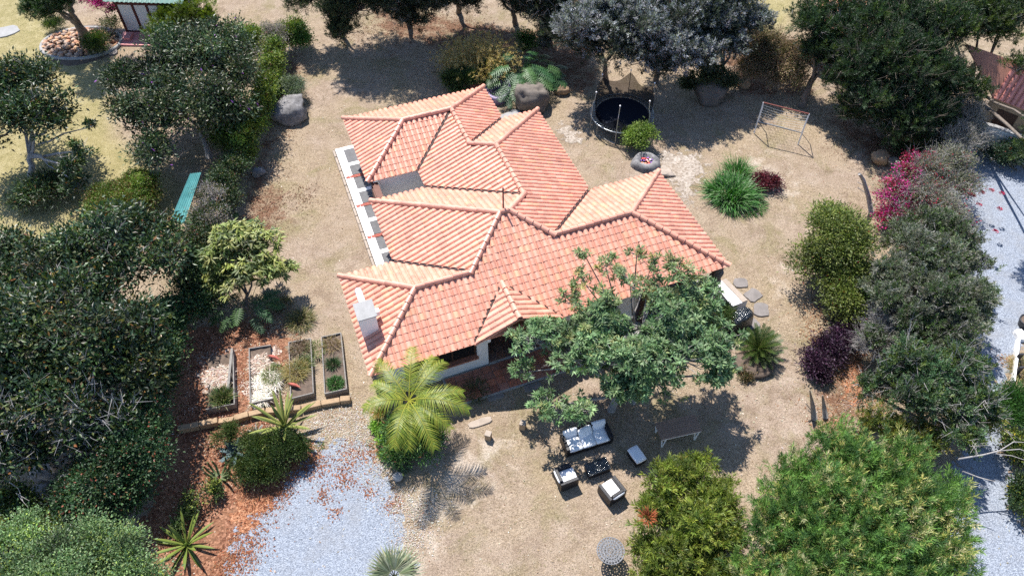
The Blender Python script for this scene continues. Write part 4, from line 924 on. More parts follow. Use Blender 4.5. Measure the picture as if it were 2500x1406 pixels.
def crown_np(rg, lobes, st):
    """leaf clumps through the lobes' volume; returns leaf arrays and the clump centres"""
    L, W = st['L'], st['W']; m = st.get('clump', 40); mode = st.get('mode', 'leafy')
    A = np.array([2*math.pi*r[0]*r[0]*1.25+2*r[0]*r[2] for c, r in lobes]); n = int(st.get('dens', 2.2)*A.sum()/(L*W*.5)); n = max(n, 300)
    K = max(6, n//m); k = rg.choice(len(lobes), K, p=A/A.sum())
    # every lobe breaks up into smaller boughs, so that the outline is uneven and light falls between them
    SC, SR, SK = [], [], []
    for q, (c, r) in enumerate(lobes):
        ns = st.get('sub', 10) if r[0] > .55 else 4
        e = nrm(rg.normal(0, 1, (ns, 3))); e[e[:,2] < -.35, 2] *= -.6; e = nrm(e)
        fr = rg.uniform(.24, .56, (ns, 1)); SC.append(c+e*r*(1.0-fr*.9)*rg.uniform(.70, 1.22, (ns, 1))); SR.append(fr*r*rg.uniform(.85, 1.15, (ns, 3))); SK += [q]*ns
    SC, SR, SK = np.concatenate(SC), np.concatenate(SR), np.array(SK); w = SR[:,0]*SR[:,1]*rg.uniform(.35, 1.5, len(SC)); w = w*A[SK]/np.bincount(SK, w)[SK]
    j = rg.choice(len(SC), K, p=w/w.sum()); k = SK[j]; C, R = SC[j], SR[j]
    d = nrm(rg.normal(0, 1, (K, 3))); fl = (d[:,2] < -.25) & (rg.random(K) < .75); d[fl,2] *= -1
    sh = st.get('shell', .55); rr = sh+(1.05-sh)*rg.random(K)**.55
    cc = C+d*R*rr[:,None]; cc[:,2] = np.maximum(cc[:,2], .08)
    nn = nrm(d/R*R.mean(1, keepdims=True)+UP*st.get('up', .35)); rc = np.minimum(st.get('rc', .28)*rg.uniform(.6, 1.1, K), R[:,0]*.55)
    tone = rg.normal(1, .10, (K, 1))*rg.normal(1, st.get('ctone', .16), (len(SC), 1))[j]; csel = pick_cols(rg, K, st['cols'], .05)*st.get('gain', 1.45)
    i = np.repeat(np.arange(K), m); N_ = len(i); NLEAF[0] += N_
    c0, n0 = cc[i], nn[i]
    Ls = L*rg.uniform(.65, 1.2, N_); Ws = W*rg.uniform(.7, 1.2, N_)
    if mode == 'rosette':
        e = rg.uniform(.6, 1.75, N_); ph = rg.uniform(0, 6.283, N_); a = nrm(np.cross(n0, np.array([.3, .9, .1]))); b = np.cross(n0, a)
        rad = a*np.cos(ph)[:,None]+b*np.sin(ph)[:,None]; D = nrm(n0*np.cos(e)[:,None]+rad*np.sin(e)[:,None]); P = c0+D*.03+rg.normal(0, .025, (N_, 3))-n0*(rg.uniform(0, .12, N_))[:,None]; Nr = nrm(n0+rg.normal(0, .25, (N_, 3)))
    elif mode == 'droop':
        ph = rg.uniform(0, 6.283, N_); rad = np.stack([np.cos(ph), np.sin(ph), np.zeros(N_)], 1); D = nrm(rad*.8+n0*.25-UP*rg.uniform(.1, 1.1, N_)[:,None]); P = c0+rg.normal(0, 1, (N_, 3))*(rc[i]*.35)[:,None]; Nr = nrm(rad*.4+UP+rg.normal(0, .2, (N_, 3)))
    elif mode == 'spray':    # leaves along short shoots that all reach outwards
        s = nrm(nn*.75+UP*st.get('rise', .3)+rg.normal(0, st.get('rnd', .35), (K, 3))); ln = st.get('slen', .5)*rg.uniform(.6, 1.3, K); tt = rg.random(N_)**.8
        g = rg.normal(0, 1, (N_, 3)); g = nrm(g-s[i]*(g*s[i]).sum(1, keepdims=True)); wd = st.get('swid', .10)
        P = c0+s[i]*((tt-.35)*ln[i])[:,None]+g*(wd*rg.random(N_)*(1.15-tt))[:,None]; D = nrm(s[i]*(.55+.5*tt)[:,None]+g*.75+rg.normal(0, .15, (N_, 3))); Nr = nrm(s[i]*.4+UP*.5+g*.3+rg.normal(0, .35, (N_, 3)))
    else:
        g = rg.normal(0, 1, (N_, 3)); P = c0+g*rc[i][:,None]*np.array([1, 1, st.get('flat', .7)])
        D = nrm(g*.5+n0*st.get('out', .5)+rg.normal(0, st.get('rnd', .6), (N_, 3))+UP*st.get('rise', 0)); cn = nrm(nn*.8+UP*.5+rg.normal(0, .45, (K, 3))); Nr = nrm(cn[i]+rg.normal(0, .30, (N_, 3)))
    P[:,2] = np.maximum(P[:,2], .03)
    cl = csel[i]*tone[i]*rg.normal(1, .13, (N_, 1))*rg.normal(1, .05, (N_, 3))
    if 'spice' in st:
        f_, sc_ = st['spice']; s = rg.random(N_) < f_; cl[s] = pick_cols(rg, int(s.sum()), sc_, .12)
    if 'tip' in st:          # whole clumps in another colour: flower heads, new growth, dead sprays
        f_, sc_, hz = st['tip']; kk = (rg.random(K) < f_*2*rg.random(len(SC))[j]) & (nn[:,2] > hz); tc = pick_cols(rg, K, sc_, .1); s = kk[i] & (rg.random(N_) < .75); cl[s] = tc[i][s]*rg.normal(1, .1, (int(s.sum()), 1))
    return leaves_np(P, D, Nr, Ls, Ws, np.clip(cl, .002, 1), st.get('fold', .18)), cc, nn, k
def plant(name, label, cat, base, lobes, st, seed, trunk=None, group=None, mat='leaf', twig=0, twig_len=.6, twig_mat='bark', limb=.5, stem_mat='bark', crown='crown', twig_r=.010, base_z=0.0):
    """a shrub or tree: tapered trunk and limbs, and a crown of leaf clumps"""
    rg = np.random.default_rng(seed); b = at(base[0], base[1], base_z) if len(base) == 2 else np.asarray(base, float)
    t = thing(name, label, cat, b, group); LB = lobes_px(lobes) if not isinstance(lobes[0][0], np.ndarray) else lobes
    (V, F, C), cc, nn, k = crown_np(rg, LB, st)
    mb = MB(); mb.add(V, F); mb.C[-1] = C; cr = mb.build(crown, MATS[mat], t); cr['kind'] = 'stuff'
    tb = MB(); r = trunk or .05
    top = np.average([c for c, _ in LB], 0, weights=[q[0]**2 for _, q in LB]); fork = b+(top-b)*np.array([.45, .45, .42])
    n = 5; tb.tube([b-UP*.05+(fork-b)*(i/n)+np.append(rg.normal(0, r*.25, 2)*(0 < i < n), 0) for i in range(n+1)], [r*(1.25-.55*i/n) for i in range(n+1)], 8)
    ns = []
    for q, (c, R) in enumerate(LB):
        e = c+np.array([0, 0, -.2*R[2]])
        if q < 3 or rg.random() < .25: s0, r0 = b+(fork-b)*rg.uniform(.72, 1.0), r*.62
        else:
            j = min(range(len(ns)), key=lambda x: np.linalg.norm(ns[x]-e)); s0, r0 = fork+(ns[j]-fork)*rg.uniform(.3, .6), r*.38
        mid = s0*.5+e*.5+np.append(rg.normal(0, .14, 2), .12); tb.tube([s0, s0*.75+e*.25+np.append(rg.normal(0, .07, 2), -.03), mid, e], [r0, r0*.82, r0*.62, r0*.34], 6); ns.append(e)
    sel = rg.random(len(cc)) < limb; ends = cc[sel]; st_ = np.array(ns)[k[sel]]; st_ = st_+(ends-st_)*rg.uniform(0, .35, (len(ends), 1))
    if len(ends): v, f = sticks_np(st_, ends, np.full(len(ends), min(.03, r*.22)), np.full(len(ends), .006), .10, rg); tb.add(v, f)
    tb.build('trunk', MATS[stem_mat], t, smooth=True)
    if twig:
        q = rg.integers(0, len(cc), twig); A = cc[q]-nn[q]*.25; D = nrm(nn[q]+rg.normal(0, .5, (twig, 3))+UP*.2); ln = twig_len*rg.uniform(.4, 1.2, twig)
        B = A+D*ln[:,None]; v, f = sticks_np(A, B, np.full(twig, twig_r), np.full(twig, twig_r*.4), .08, rg, 2, 3); tw = MB(); tw.add(v, f)
        j = rg.uniform(.35, .8, (twig*2, 1)); q2 = np.repeat(np.arange(twig), 2); A2 = A[q2]+(B-A)[q2]*j; B2 = A2+nrm(D[q2]+rg.normal(0, .7, (twig*2, 3)))*(ln[q2]*.5)[:,None]
        v, f = sticks_np(A2, B2, np.full(twig*2, twig_r*.6), np.full(twig*2, twig_r*.25), .08, rg, 1, 3); tw.add(v, f); o = tw.build('twigs', MATS[twig_mat], t); o['kind'] = 'stuff'
    return t
def tuft(name, label, cat, px, n, L, W, rad, cols, seed, droop=.35, spread=.6, cols2=None, z=0.0, group=None, mat='leaf', part='blades', seg=4, heads=None, elong=1.0):
    """a clump of blades; big ones are drawn in one mesh"""
    rg = np.random.default_rng(seed); c = at(px[0], px[1], z); t = thing(name, label, cat, c, group)
    a = rg.uniform(0, 6.283, n); r = rad*np.sqrt(rg.random(n)); P = c+np.stack([r*np.cos(a)*elong, r*np.sin(a), np.zeros(n)], 1)
    D = nrm(np.stack([np.cos(a)*r/rad*spread, np.sin(a)*r/rad*spread, np.ones(n)], 1)+rg.normal(0, .22, (n, 3))); D[:,2] = np.abs(D[:,2])
    Ls = L*rg.uniform(.5, 1.15, n); col = pick_cols(rg, n, cols); c2 = pick_cols(rg, n, cols2) if cols2 else None
    mb = MB(); v, f, cl = blades_np(P, D, Ls, np.full(n, W)*rg.uniform(.7, 1.3, n), droop*rg.uniform(.5, 1.4, n), col, seg, c2); mb.add(v, f); mb.C[-1] = cl
    if heads:
        q = rg.random(n) < heads[0]; e = P[q]+D[q]*(Ls[q]*.92)[:,None]-UP*(droop*Ls[q]*.8)[:,None]; m = 14; i = np.repeat(np.arange(len(e)), m)
        DD = nrm(D[q][i]+rg.normal(0, .5, (len(i), 3))-UP*.2); v, f, cl = leaves_np(e[i]+DD*.03*rg.random((len(i), 1)), DD, np.broadcast_to(UP, DD.shape)+.01, np.full(len(i), .16), np.full(len(i), .03), pick_cols(rg, len(i), heads[1])); mb.add(v, f); mb.C[-1] = cl
    o = mb.build(part, MATS[mat], t); o['kind'] = 'stuff'; return t
def long_leaf(mb, c, d, L, W, droop, col, col2=None, keel=.25, seg=8, shape=None, thick=.012):
    """one fleshy leaf: keeled blade with thickness"""
    d = nrm(np.asarray(d, float)); s = nrm(np.cross(d, UP)) if abs(d[2]) < .99 else np.array([1., 0, 0]); V = []; C = []
    for k in range(seg+1):
        t = k/seg; p = c+d*L*t-UP*droop*L*t*t; w = W*(shape(t) if shape else (.55+1.2*t-.9*t*t)*(1-t**5)); dn = nrm(np.cross(s, d-UP*2*droop*t))
        V += [p-s*w/2+dn*w*keel, p, p+s*w/2+dn*w*keel, p-dn*thick]; e = np.array(col2 if col2 is not None else col); C += [e, np.array(col), e, np.array(col)*.8]
    F = []
    for k in range(seg):
        a, b = 4*k, 4*k+4; F += [(a, a+1, b+1, b), (a+1, a+2, b+2, b+1), (a, b, b+3, a+3), (a+2, a+3, b+3, b+2)]
    mb.add(V, np.array(F)); mb.C[-1] = np.clip(np.array(C), .002, 1); return mb
def rosette(name, label, cat, px, n, L, W, seed, cols, edge=None, e0=.15, e1=1.35, droop=.1, group=None, z=.05, leafname='leaf', mat='leaf', core=.1, keel=.25, shape=None):
    """agave-like plant: every leaf is a part"""
    rg = np.random.default_rng(seed); c = at(px[0], px[1], z); t = thing(name, label, cat, np.append(c[:2], 0), group)
    for k in range(n):
        q = (k+.5)/n; e = e0+(e1-e0)*q**.8; a = k*2.39996+rg.normal(0, .12); d = (math.cos(a)*math.sin(e), math.sin(a)*math.sin(e), math.cos(e)); cl = pick_cols(rg, 1, cols, .08)[0]
        long_leaf(MB(), c+np.array([d[0]*core, d[1]*core, 0]), d, L*(.6+.4*math.sin(math.pi*min(1, .25+.6*q)))*rg.uniform(.85, 1.1), W*rg.uniform(.85, 1.1), droop*rg.uniform(.3, 1.6), cl, edge, keel, shape=shape).build(leafname, MATS[mat], t, smooth=True)
    mb = MB(); mb.lathe([(core*1.3, -.05), (core*1.2, z), (core*.5, z+.12), (.005, z+.16)], np.append(c[:2], 0), 10); mb.C[-1] = mb.C[-1]*np.array(cols[0][:3])*.8; mb.build('stem', MATS[mat], t, smooth=True)
    return t
def frond(root, c, d, L, n, leaf, W, arch, cols, seed, name='frond', vee=.5, drop=.25, twist=0.0, stalk=.12, taperW=None):
    """pinnate palm frond: arching rachis with leaflets on both sides"""
    rg = np.random.default_rng(seed); d = nrm(np.asarray(d, float)); mb = MB(); s0 = nrm(np.cross(d, UP)); ts = np.linspace(0, 1, 12); pt = lambda t: c+d*L*t-UP*arch*L*t*t; path = [pt(t) for t in ts]
    mb.tube(path, [.028*(1-.85*t) for t in ts], 5, False, np.array(cols[-1][:3])); t = stalk+(1-stalk)*(np.arange(n)+.5)/n; P = np.array([pt(x) for x in t]); T = nrm(np.array([d-UP*2*arch*x for x in t])); Ln = leaf*np.sin(math.pi*np.clip(.12+.80*t, 0, 1))**.7
    for s in (-1, 1):
        D = nrm(s*s0*1.0+T*(.45+.5*t)[:,None]+np.cross(s0, T)*vee*1.0*np.ones((n, 1))+rg.normal(0, .07, (n, 3)))
        v, f, cl = blades_np(P, D, Ln*rg.uniform(.9, 1.1, n), np.full(n, W), np.full(n, drop), pick_cols(rg, n, cols, .1), 3, None, 1.0, nrm(np.cross(D, np.cross(s0, T)))); mb.add(v, f); mb.C[-1] = cl
    return mb.build(name, MATS['leaf'], root)
def split_leaf(root, c, d, L, W, col, seed, nl=8, stalk=.5):
    """deeply cut philodendron leaf on a stalk"""
    rg = np.random.default_rng(seed); d = nrm(np.asarray(d, float)); hor = nrm(d*np.array([1, 1, 0])); tip = c+d*stalk; mb = MB(); mb.tube([c, c+(tip-c)*.5+UP*.05, tip], .012, 4, False, np.array(col)*1.2)
    ax = nrm(hor*.9-UP*.35+d*.2); s0 = nrm(np.cross(ax, UP)); n0 = np.cross(s0, ax); t = (np.arange(nl)+.3)/nl
    P = tip+ax*(L*t)[:,None]-UP*(.25*L*t*t)[:,None]
    for s in (-1, 1):
        D = nrm(s*s0*(1.0-.45*t)[:,None]+ax*(-.15+1.0*t)[:,None]); ln = W*np.sin(math.pi*(.22+.70*t))*rg.uniform(.85, 1.1, nl)
        v, f, cl = blades_np(P, D, ln, np.full(nl, L/nl*.72), np.full(nl, .22), np.broadcast_to(np.array(col), (nl, 3))*rg.normal(1, .08, (nl, 1)), 3, None, 1.6, nrm(np.cross(D, n0))); mb.add(v, f); mb.C[-1] = np.clip(cl, .002, 1)
    mb.tube([tip+ax*L*x-UP*.25*L*x*x+n0*.006 for x in (0, .3, .6, 1)], [.016, .013, .01, .004], 4, False, np.array(col)*1.8)
    return mb.build('leaf', MATS['leaf'], root)
def philodendron(label, px, n, L, rad, seed, group='split leaf plants', z=.3, el=1.0):
    rg = np.random.default_rng(seed); c = at(px[0], px[1], 0); t = thing('split_leaf_plant', label, 'plant', c, group)
    MB().tube([c, c+UP*z], [.10, .06], 6).build('stem', MATS['bark'], t)
    for k in range(n):
        a = k*2.39996+rg.normal(0, .2); r = rad*math.sqrt((k+.5)/n); p = c+np.array([r*.35*math.cos(a)*el, r*.35*math.sin(a), z*.6]); e = .45+.75*(k/n)
        split_leaf(t, p, (math.cos(a)*math.sin(e)*el, math.sin(a)*math.sin(e), math.cos(e)), L*rg.uniform(.8, 1.15), L*.52, pick_cols(rg, 1, [(.022,.085,.028), (.03,.11,.03), (.06,.14,.035)], .12)[0], seed*100+k, 9, rad*rg.uniform(.6, 1.0))
    return t

# ------------------------------------------------------------------ plants: the garden
DARK = dict(ctone=.28, L=.24, W=.095, clump=20, rc=.30, dens=1.3, cols=[(.020,.040,.020,4), (.030,.055,.018,3), (.050,.066,.016,1.5), (.045,.038,.02,.6)], spice=(.03, [(.20,.085,.03), (.16,.13,.03)]), rnd=.8, up=.5)
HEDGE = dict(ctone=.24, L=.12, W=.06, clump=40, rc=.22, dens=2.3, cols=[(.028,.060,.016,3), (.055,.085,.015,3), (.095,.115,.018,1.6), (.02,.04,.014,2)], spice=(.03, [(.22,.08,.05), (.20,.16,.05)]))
# the tall tree before the house
TREE = dict(L=.22, W=.062, clump=22, mode='rosette', dens=1.0, gain=1.9, cols=[(.085,.135,.062,3), (.115,.165,.08,2), (.06,.105,.042,2), (.15,.175,.07,.7)], shell=.45, up=.9, ctone=.15)
plant('garden_tree', 'broad tree with pale rosette leaves overhanging the front of the house', 'tree', (1492, 1000), [(1500,865,3.2,112),(1640,865,3.3,125),(1400,860,2.8,90),(1715,830,3.4,85),(1570,790,4.0,105),(1600,925,2.7,82),(1310,830,3.0,62),(1700,750,4.0,70),(1280,905,2.4,36),(1340,990,2.2,45),(1420,1000,2.2,45),(1740,910,2.8,55),(1490,940,2.6,55),(1545,935,2.6,55),(1470,780,3.9,66)], TREE, 1, .15, limb=.8, twig=260, twig_len=.5, twig_mat='bark_grey', stem_mat='bark_grey')
plant('garden_tree', 'sparse upright leafy branches rising above the front roof slope', 'tree', (1545, 985), [(1430,690,4.6,42),(1480,650,4.9,34),(1540,690,4.9,55),(1590,650,5.2,40),(1655,660,5.2,52),(1620,720,4.6,50),(1700,690,4.8,40),(1480,740,4.4,48),(1400,740,4.2,38),(1555,620,5.3,22),(1430,625,5.0,20)], dict(TREE, dens=.42, shell=.3, cols=[(.10,.135,.06,3), (.14,.165,.08,2), (.17,.15,.06,.8)]), 2, .10, limb=1.0, twig=120, twig_len=.5, twig_mat='bark', stem_mat='bark_grey')
# left side: neighbour's trees
plant('shade_tree', 'tree with spreading dark glossy crown and a few purple blossoms near the hut', 'tree', (512, 385), [(440,150,3.4,95),(360,200,3.2,80),(520,170,3.3,90),(470,250,3.0,95),(330,280,2.7,62),(400,300,2.6,60),(590,190,3.1,55),(560,260,2.7,60),(540,100,3.5,55),(380,370,1.9,48),(300,200,3.0,40)], dict(DARK, L=.22, W=.085, cols=[(.022,.042,.020,4), (.035,.058,.02,3), (.065,.075,.03,2), (.05,.045,.028,.8)], spice=(.004, [(.30,.08,.42)])), 11, .16, mat='leaf_glossy', twig=160, twig_mat='bark_grey', limb=.5, stem_mat='bark_grey')
plant('shade_tree', 'open crowned tree with bare grey branches at the left edge', 'tree', (78, 455), [(30,200,3.6,70),(90,190,3.8,55),(110,270,3.3,70),(50,280,3.2,60),(-20,260,3.4,70),(140,300,2.9,32),(200,365,2.3,24),(175,405,2.1,25),(190,455,1.2,30),(215,310,2.6,14),(-30,350,2.6,40)], dict(DARK, dens=1.45, shell=.4), 12, .16, mat='leaf_glossy', twig=110, twig_len=.9, twig_mat='bark_grey', limb=.7, stem_mat='bark_grey', twig_r=.016)
plant('understory_shrub', 'low dark shrub round the foot of the open crowned tree', 'shrub', (90, 475), [(100,470,.7,48),(150,450,.6,34),(60,490,.5,30)], dict(DARK, L=.22, W=.05, dens=2.0), 13, .06, mat='leaf_glossy')
plant('shade_tree', 'wide dark tree beside the round green shrub, rusty leaves among the green', 'tree', (330, 760), [(300,620,3.6,110),(180,640,3.6,100),(90,690,3.4,95),(390,640,3.2,75),(250,720,3.2,80),(0,650,3.5,90),(330,560,3.3,55),(410,570,3.0,45)], dict(DARK), 14, .2, mat='leaf_glossy', twig=240, twig_len=.7, twig_mat='bark_grey', limb=.45, stem_mat='bark_grey', twig_r=.014)
plant('shade_tree', 'huge dark tree of glossy leaves filling the left edge midway down', 'tree', (160, 1020), [(120,800,4.0,125),(240,850,3.8,115),(20,830,4.0,110),(330,810,3.3,80),(340,900,3.1,75),(180,940,3.4,105),(50,950,3.5,110),(-40,900,3.6,100)], dict(DARK, spice=(.045, [(.20,.10,.03), (.22,.19,.03)])), 15, .22, mat='leaf_glossy', twig=260, twig_len=.8, twig_mat='bark_grey', limb=.45, stem_mat='bark_grey', twig_r=.015)
plant('shade_tree', 'thinning dark tree with a tangle of bare grey branches, lower left', 'tree', (150, 1190), [(60,1040,3.2,75),(200,1010,3.0,70),(280,1040,2.7,60),(20,1120,2.9,70),(110,1090,2.4,50),(210,1100,2.2,50),(-30,1030,3.3,80)], dict(DARK, dens=1.25, shell=.4), 16, .2, mat='leaf_glossy', twig=420, twig_len=1.1, twig_mat='bark_grey', limb=.6, stem_mat='bark_grey', twig_r=.02)
tuft('yellow_blossom', 'small bright yellow blossom spray in the dark left trees', 'flowers', (140, 735), 60, .25, .07, .22, [(.75,.60,.02), (.60,.50,.03)], 17, .3, .9, z=3.9)
plant('round_shrub', 'round clipped bright green shrub on the left lawn', 'shrub', (300, 520), [(300,492,.75,78,.9),(335,470,.8,50),(265,505,.6,45)], dict(L=.10, W=.055, clump=46, rc=.16, dens=2.6, cols=[(.07,.115,.018,3), (.10,.15,.022,3), (.13,.10,.03,1.2)], tip=(.16, [(.20,.11,.04), (.17,.13,.04)], -1)), 18, .05)
# hedge along the boundary
def hedge(label, pts, w, h, st, seed, **kw):
    LB = []; step = .62
    for k in range(len(pts)-1):
        a, b = at(*pts[k]), at(*pts[k+1]); L_ = np.linalg.norm(b-a); n = max(1, int(L_/step)); rg = np.random.default_rng(seed+k)
        for i in range(n): p = a+(b-a)*i/n; ww = w*rg.uniform(.85, 1.2); LB.append((np.array([p[0]+rg.normal(0, .08), p[1], h*.52*rg.uniform(.9, 1.12)]), np.array([ww, ww, h*.5*rg.uniform(.9, 1.15)])))
    return plant('hedge', label, 'hedge', at(*pts[len(pts)//2]), LB, st, seed, .05, limb=.12, **kw)
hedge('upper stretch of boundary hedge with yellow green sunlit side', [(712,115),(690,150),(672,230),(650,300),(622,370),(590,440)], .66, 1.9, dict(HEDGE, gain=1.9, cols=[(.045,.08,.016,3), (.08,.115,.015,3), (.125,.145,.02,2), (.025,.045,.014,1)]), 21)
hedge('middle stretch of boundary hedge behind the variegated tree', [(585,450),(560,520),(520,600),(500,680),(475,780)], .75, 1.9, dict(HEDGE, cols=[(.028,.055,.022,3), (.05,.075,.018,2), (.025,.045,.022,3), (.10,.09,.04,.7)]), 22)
hedge('lower dark stretch of boundary hedge along the red bark litter', [(465,800),(425,880),(400,960),(385,1060),(345,1160),(300,1260)], 1.0, 2.2, dict(HEDGE, L=.13, W=.065, cols=[(.022,.055,.024,4), (.035,.075,.026,3), (.05,.085,.02,1.2)], spice=(.05, [(.24,.07,.045), (.16,.13,.03)])), 23)
plant('hedge_vine', 'dense dark creeper spilling over the lower hedge', 'vine', (280, 1220), [(330,1110,1.9,80),(280,1180,1.8,85),(220,1200,1.5,70),(350,1030,2.1,65),(240,1260,1.3,60)], dict(HEDGE, L=.13, W=.065, cols=[(.022,.052,.022,4), (.035,.07,.024,2)], spice=(.06, [(.28,.08,.05), (.2,.12,.05)])), 24, .06)
plant('dry_shrub', 'grey dry shrub hanging beside the turquoise sheeting', 'shrub', (500, 590), [(505,530,1.5,40),(520,480,1.5,36),(490,580,1.3,34)], dict(L=.10, W=.03, clump=40, rc=.2, dens=1.0, cols=[(.26,.24,.245,3), (.20,.17,.15,1), (.16,.13,.06,1)]), 25, .04, mat='leaf_dry', twig=300, twig_mat='bark_grey', twig_len=.45)
plant('dry_shrub', 'grey dry shrub at the top end of the hedge', 'shrub', (655, 150), [(662,95,1.4,34),(645,125,1.2,28)], dict(L=.10, W=.03, clump=40, rc=.2, dens=1.1, cols=[(.25,.22,.21,3), (.18,.16,.14,1)]), 26, .04, mat='leaf_dry', twig=220, twig_mat='bark_grey', twig_len=.45)
plant('lemon_shrub', 'fresh green bush right of the grey dry shrub', 'shrub', (722, 120), [(718,85,1.0,34),(730,100,.7,24)], dict(HEDGE, cols=[(.05,.11,.02,3), (.08,.15,.03,2)]), 27, .04)
plant('yellow_shrub', 'yellow green feathery bush in front of the hut', 'shrub', (450, 95), [(420,60,1.2,50),(480,40,1.3,55),(390,80,.9,32)], dict(mode='spray', slen=.4, swid=.10, L=.14, W=.028, clump=46, rc=.24, dens=1.9, cols=[(.10,.14,.012,3), (.15,.18,.015,2), (.05,.075,.012,2)], rise=.5), 28, .06)
plant('leafy_shrub', 'light green bush between the dark spreading tree and the hedge', 'shrub', (612, 130), [(600,105,1.4,40),(625,135,1.0,26)], dict(HEDGE, cols=[(.10,.15,.02,3), (.14,.19,.03,2), (.05,.09,.02,1)]), 29, .05)
plant('leafy_shrub', 'yellow green bush at the trunk of the spreading tree', 'shrub', (545, 360), [(540,300,1.5,45),(560,345,1.3,48),(585,310,1.4,36)], dict(HEDGE, cols=[(.07,.12,.015,3), (.12,.15,.02,2), (.04,.07,.015,2)]), 30, .05)
plant('conifer', 'shaggy green cypress rising from the brown rockery', 'tree', (205, 96), [(140,20,2.6,48),(100,5,2.9,42),(165,-10,3.6,48),(150,-60,5,60),(195,-80,5,50)], dict(mode='spray', slen=.5, swid=.10, L=.16, W=.03, clump=44, rc=.26, dens=1.9, cols=[(.03,.065,.02,3), (.05,.09,.025,2), (.02,.04,.015,2)], rise=-.2), 31, .28, twig=60)
plant('leafy_shrub', 'dense green bush at the right rim of the rockery', 'shrub', (245, 128), [(243,108,.55,32)], dict(HEDGE, L=.15, W=.03, rise=.5), 32, .04); plant('leafy_shrub', 'small green bush at the left rim of the rockery', 'shrub', (135, 72), [(135,62,.4,20)], dict(HEDGE, L=.15, W=.03, rise=.5), 33, .03)
plant('bougainvillea', 'magenta bougainvillea beside the hut corner', 'shrub', (262, 40), [(250,12,1.6,26),(225,2,1.7,22),(275,22,1.2,14)], dict(gain=1.0, L=.10, W=.07, clump=30, rc=.2, dens=1.3, cols=[(.55,.02,.28,3), (.42,.03,.20,2), (.05,.08,.03,2)]), 34, .04)
plant('leafy_shrub', 'thin leafy bush on the rockery below the magenta flowers', 'shrub', (262, 85), [(262,62,.8,24)], dict(HEDGE, dens=.9, cols=[(.06,.07,.03,2), (.12,.12,.06,1)]), 35, .03)
# variegated tree and the plants beneath it
plant('variegated_tree', 'small tree with drooping yellow green leaf clusters beside the hedge', 'tree', (600, 770), [(590,590,2.6,60),(650,590,2.5,42),(545,620,2.3,48),(620,660,2.0,62),(560,690,1.7,50),(670,670,1.7,45),(700,660,1.5,26),(530,690,1.5,30)], dict(L=.30, W=.075, clump=18, mode='droop', rc=.22, dens=1.25, gain=1.0, shell=.5, cols=[(.17,.21,.045,3), (.26,.28,.065,2), (.085,.125,.03,3), (.34,.35,.14,.6)], fold=.1), 41, .09, limb=.8)
plant('leafy_shrub', 'dark bush filling the gap between hedge and variegated tree', 'shrub', (500, 740), [(490,690,1.3,45),(480,640,1.4,36),(505,740,1.0,34)], dict(HEDGE, cols=[(.022,.05,.02,3), (.035,.07,.025,2)]), 42, .05)
philodendron('split leaf plant drooping below the variegated tree', (610, 770), 22, .62, .95, 43, z=.7, el=1.3); philodendron('split leaf plant behind the top of the variegated tree', (588, 575), 9, .5, .6, 44, z=.6)
tuft('dry_grass_clump', 'loose clump of olive and straw grass above the raised beds', 'grass clump', (735, 785), 700, .75, .018, .45, [(.16,.14,.05), (.09,.11,.03), (.27,.22,.10)], 45, .55, .9)
tuft('dry_grass_clump', 'small dry grass tuft between the raised beds and hedge', 'grass clump', (690, 745), 300, .5, .016, .35, [(.20,.17,.08), (.12,.13,.05)], 46, .5, 1.0)
# raised bed crops
def rel(Pq, a, b): return (Pq[0]*(1-a)+Pq[1]*a)*(1-b)+(Pq[3]*(1-a)+Pq[2]*a)*b
def crop(label, p, n, L, W, r, cols, seed, **kw): 
    c = np.array(p); rg = np.random.default_rng(seed); t = thing('bed_plant', label, 'plant', np.append(c[:2], .2)); a = rg.uniform(0, 6.283, n); q = r*np.sqrt(rg.random(n)); P = np.stack([c[0]+q*np.cos(a), c[1]+q*np.sin(a), np.full(n, .2)], 1); D = nrm(np.stack([np.cos(a)*.7*q/r, np.sin(a)*.7*q/r, np.ones(n)], 1)+rg.normal(0, .25, (n, 3)))
    if kw.get('lay'): b_ = rg.uniform(0, 6.283, n); D = nrm(np.stack([np.cos(b_), np.sin(b_), rg.uniform(.05, .5, n)], 1))
    v, f, cl = blades_np(P, D, L*rg.uniform(.5, 1.1, n), np.full(n, W), np.full(n, kw.get('droop', .35)), pick_cols(rg, n, cols), 3); mb = MB(); mb.add(v, f); mb.C[-1] = cl; o = mb.build('foliage', MATS['leaf'], t); o['kind'] = 'stuff'
crop('bushy green herb at the near end of the dark soil bed', rel(P4, .5, .86), 420, .30, .03, .30, [(.045,.13,.03), (.07,.16,.04)], 51); crop('dark spiky green plant midway in the dark soil bed', rel(P4, .45, .52), 260, .42, .022, .2, [(.03,.07,.025), (.05,.09,.03)], 52)
crop('dry brown stalks at the far end of the dark soil bed', rel(P4, .45, .18), 260, .45, .016, .36, [(.20,.14,.06), (.28,.20,.08)], 53, droop=.5); crop('brown withered stalks at the far end of the grassy bed', rel(P3, .5, .15), 420, .5, .018, .4, [(.17,.10,.06), (.25,.18,.10), (.10,.09,.04)], 54, droop=.5)
crop('golden dry grass in the middle of the grassy bed', rel(P3, .25, .55), 620, .65, .016, .42, [(.32,.24,.07), (.22,.19,.06)], 55, droop=.6); crop('green grass tuft in the middle of the grassy bed', rel(P3, .65, .45), 320, .5, .02, .28, [(.08,.12,.03), (.13,.16,.04)], 56, droop=.5)
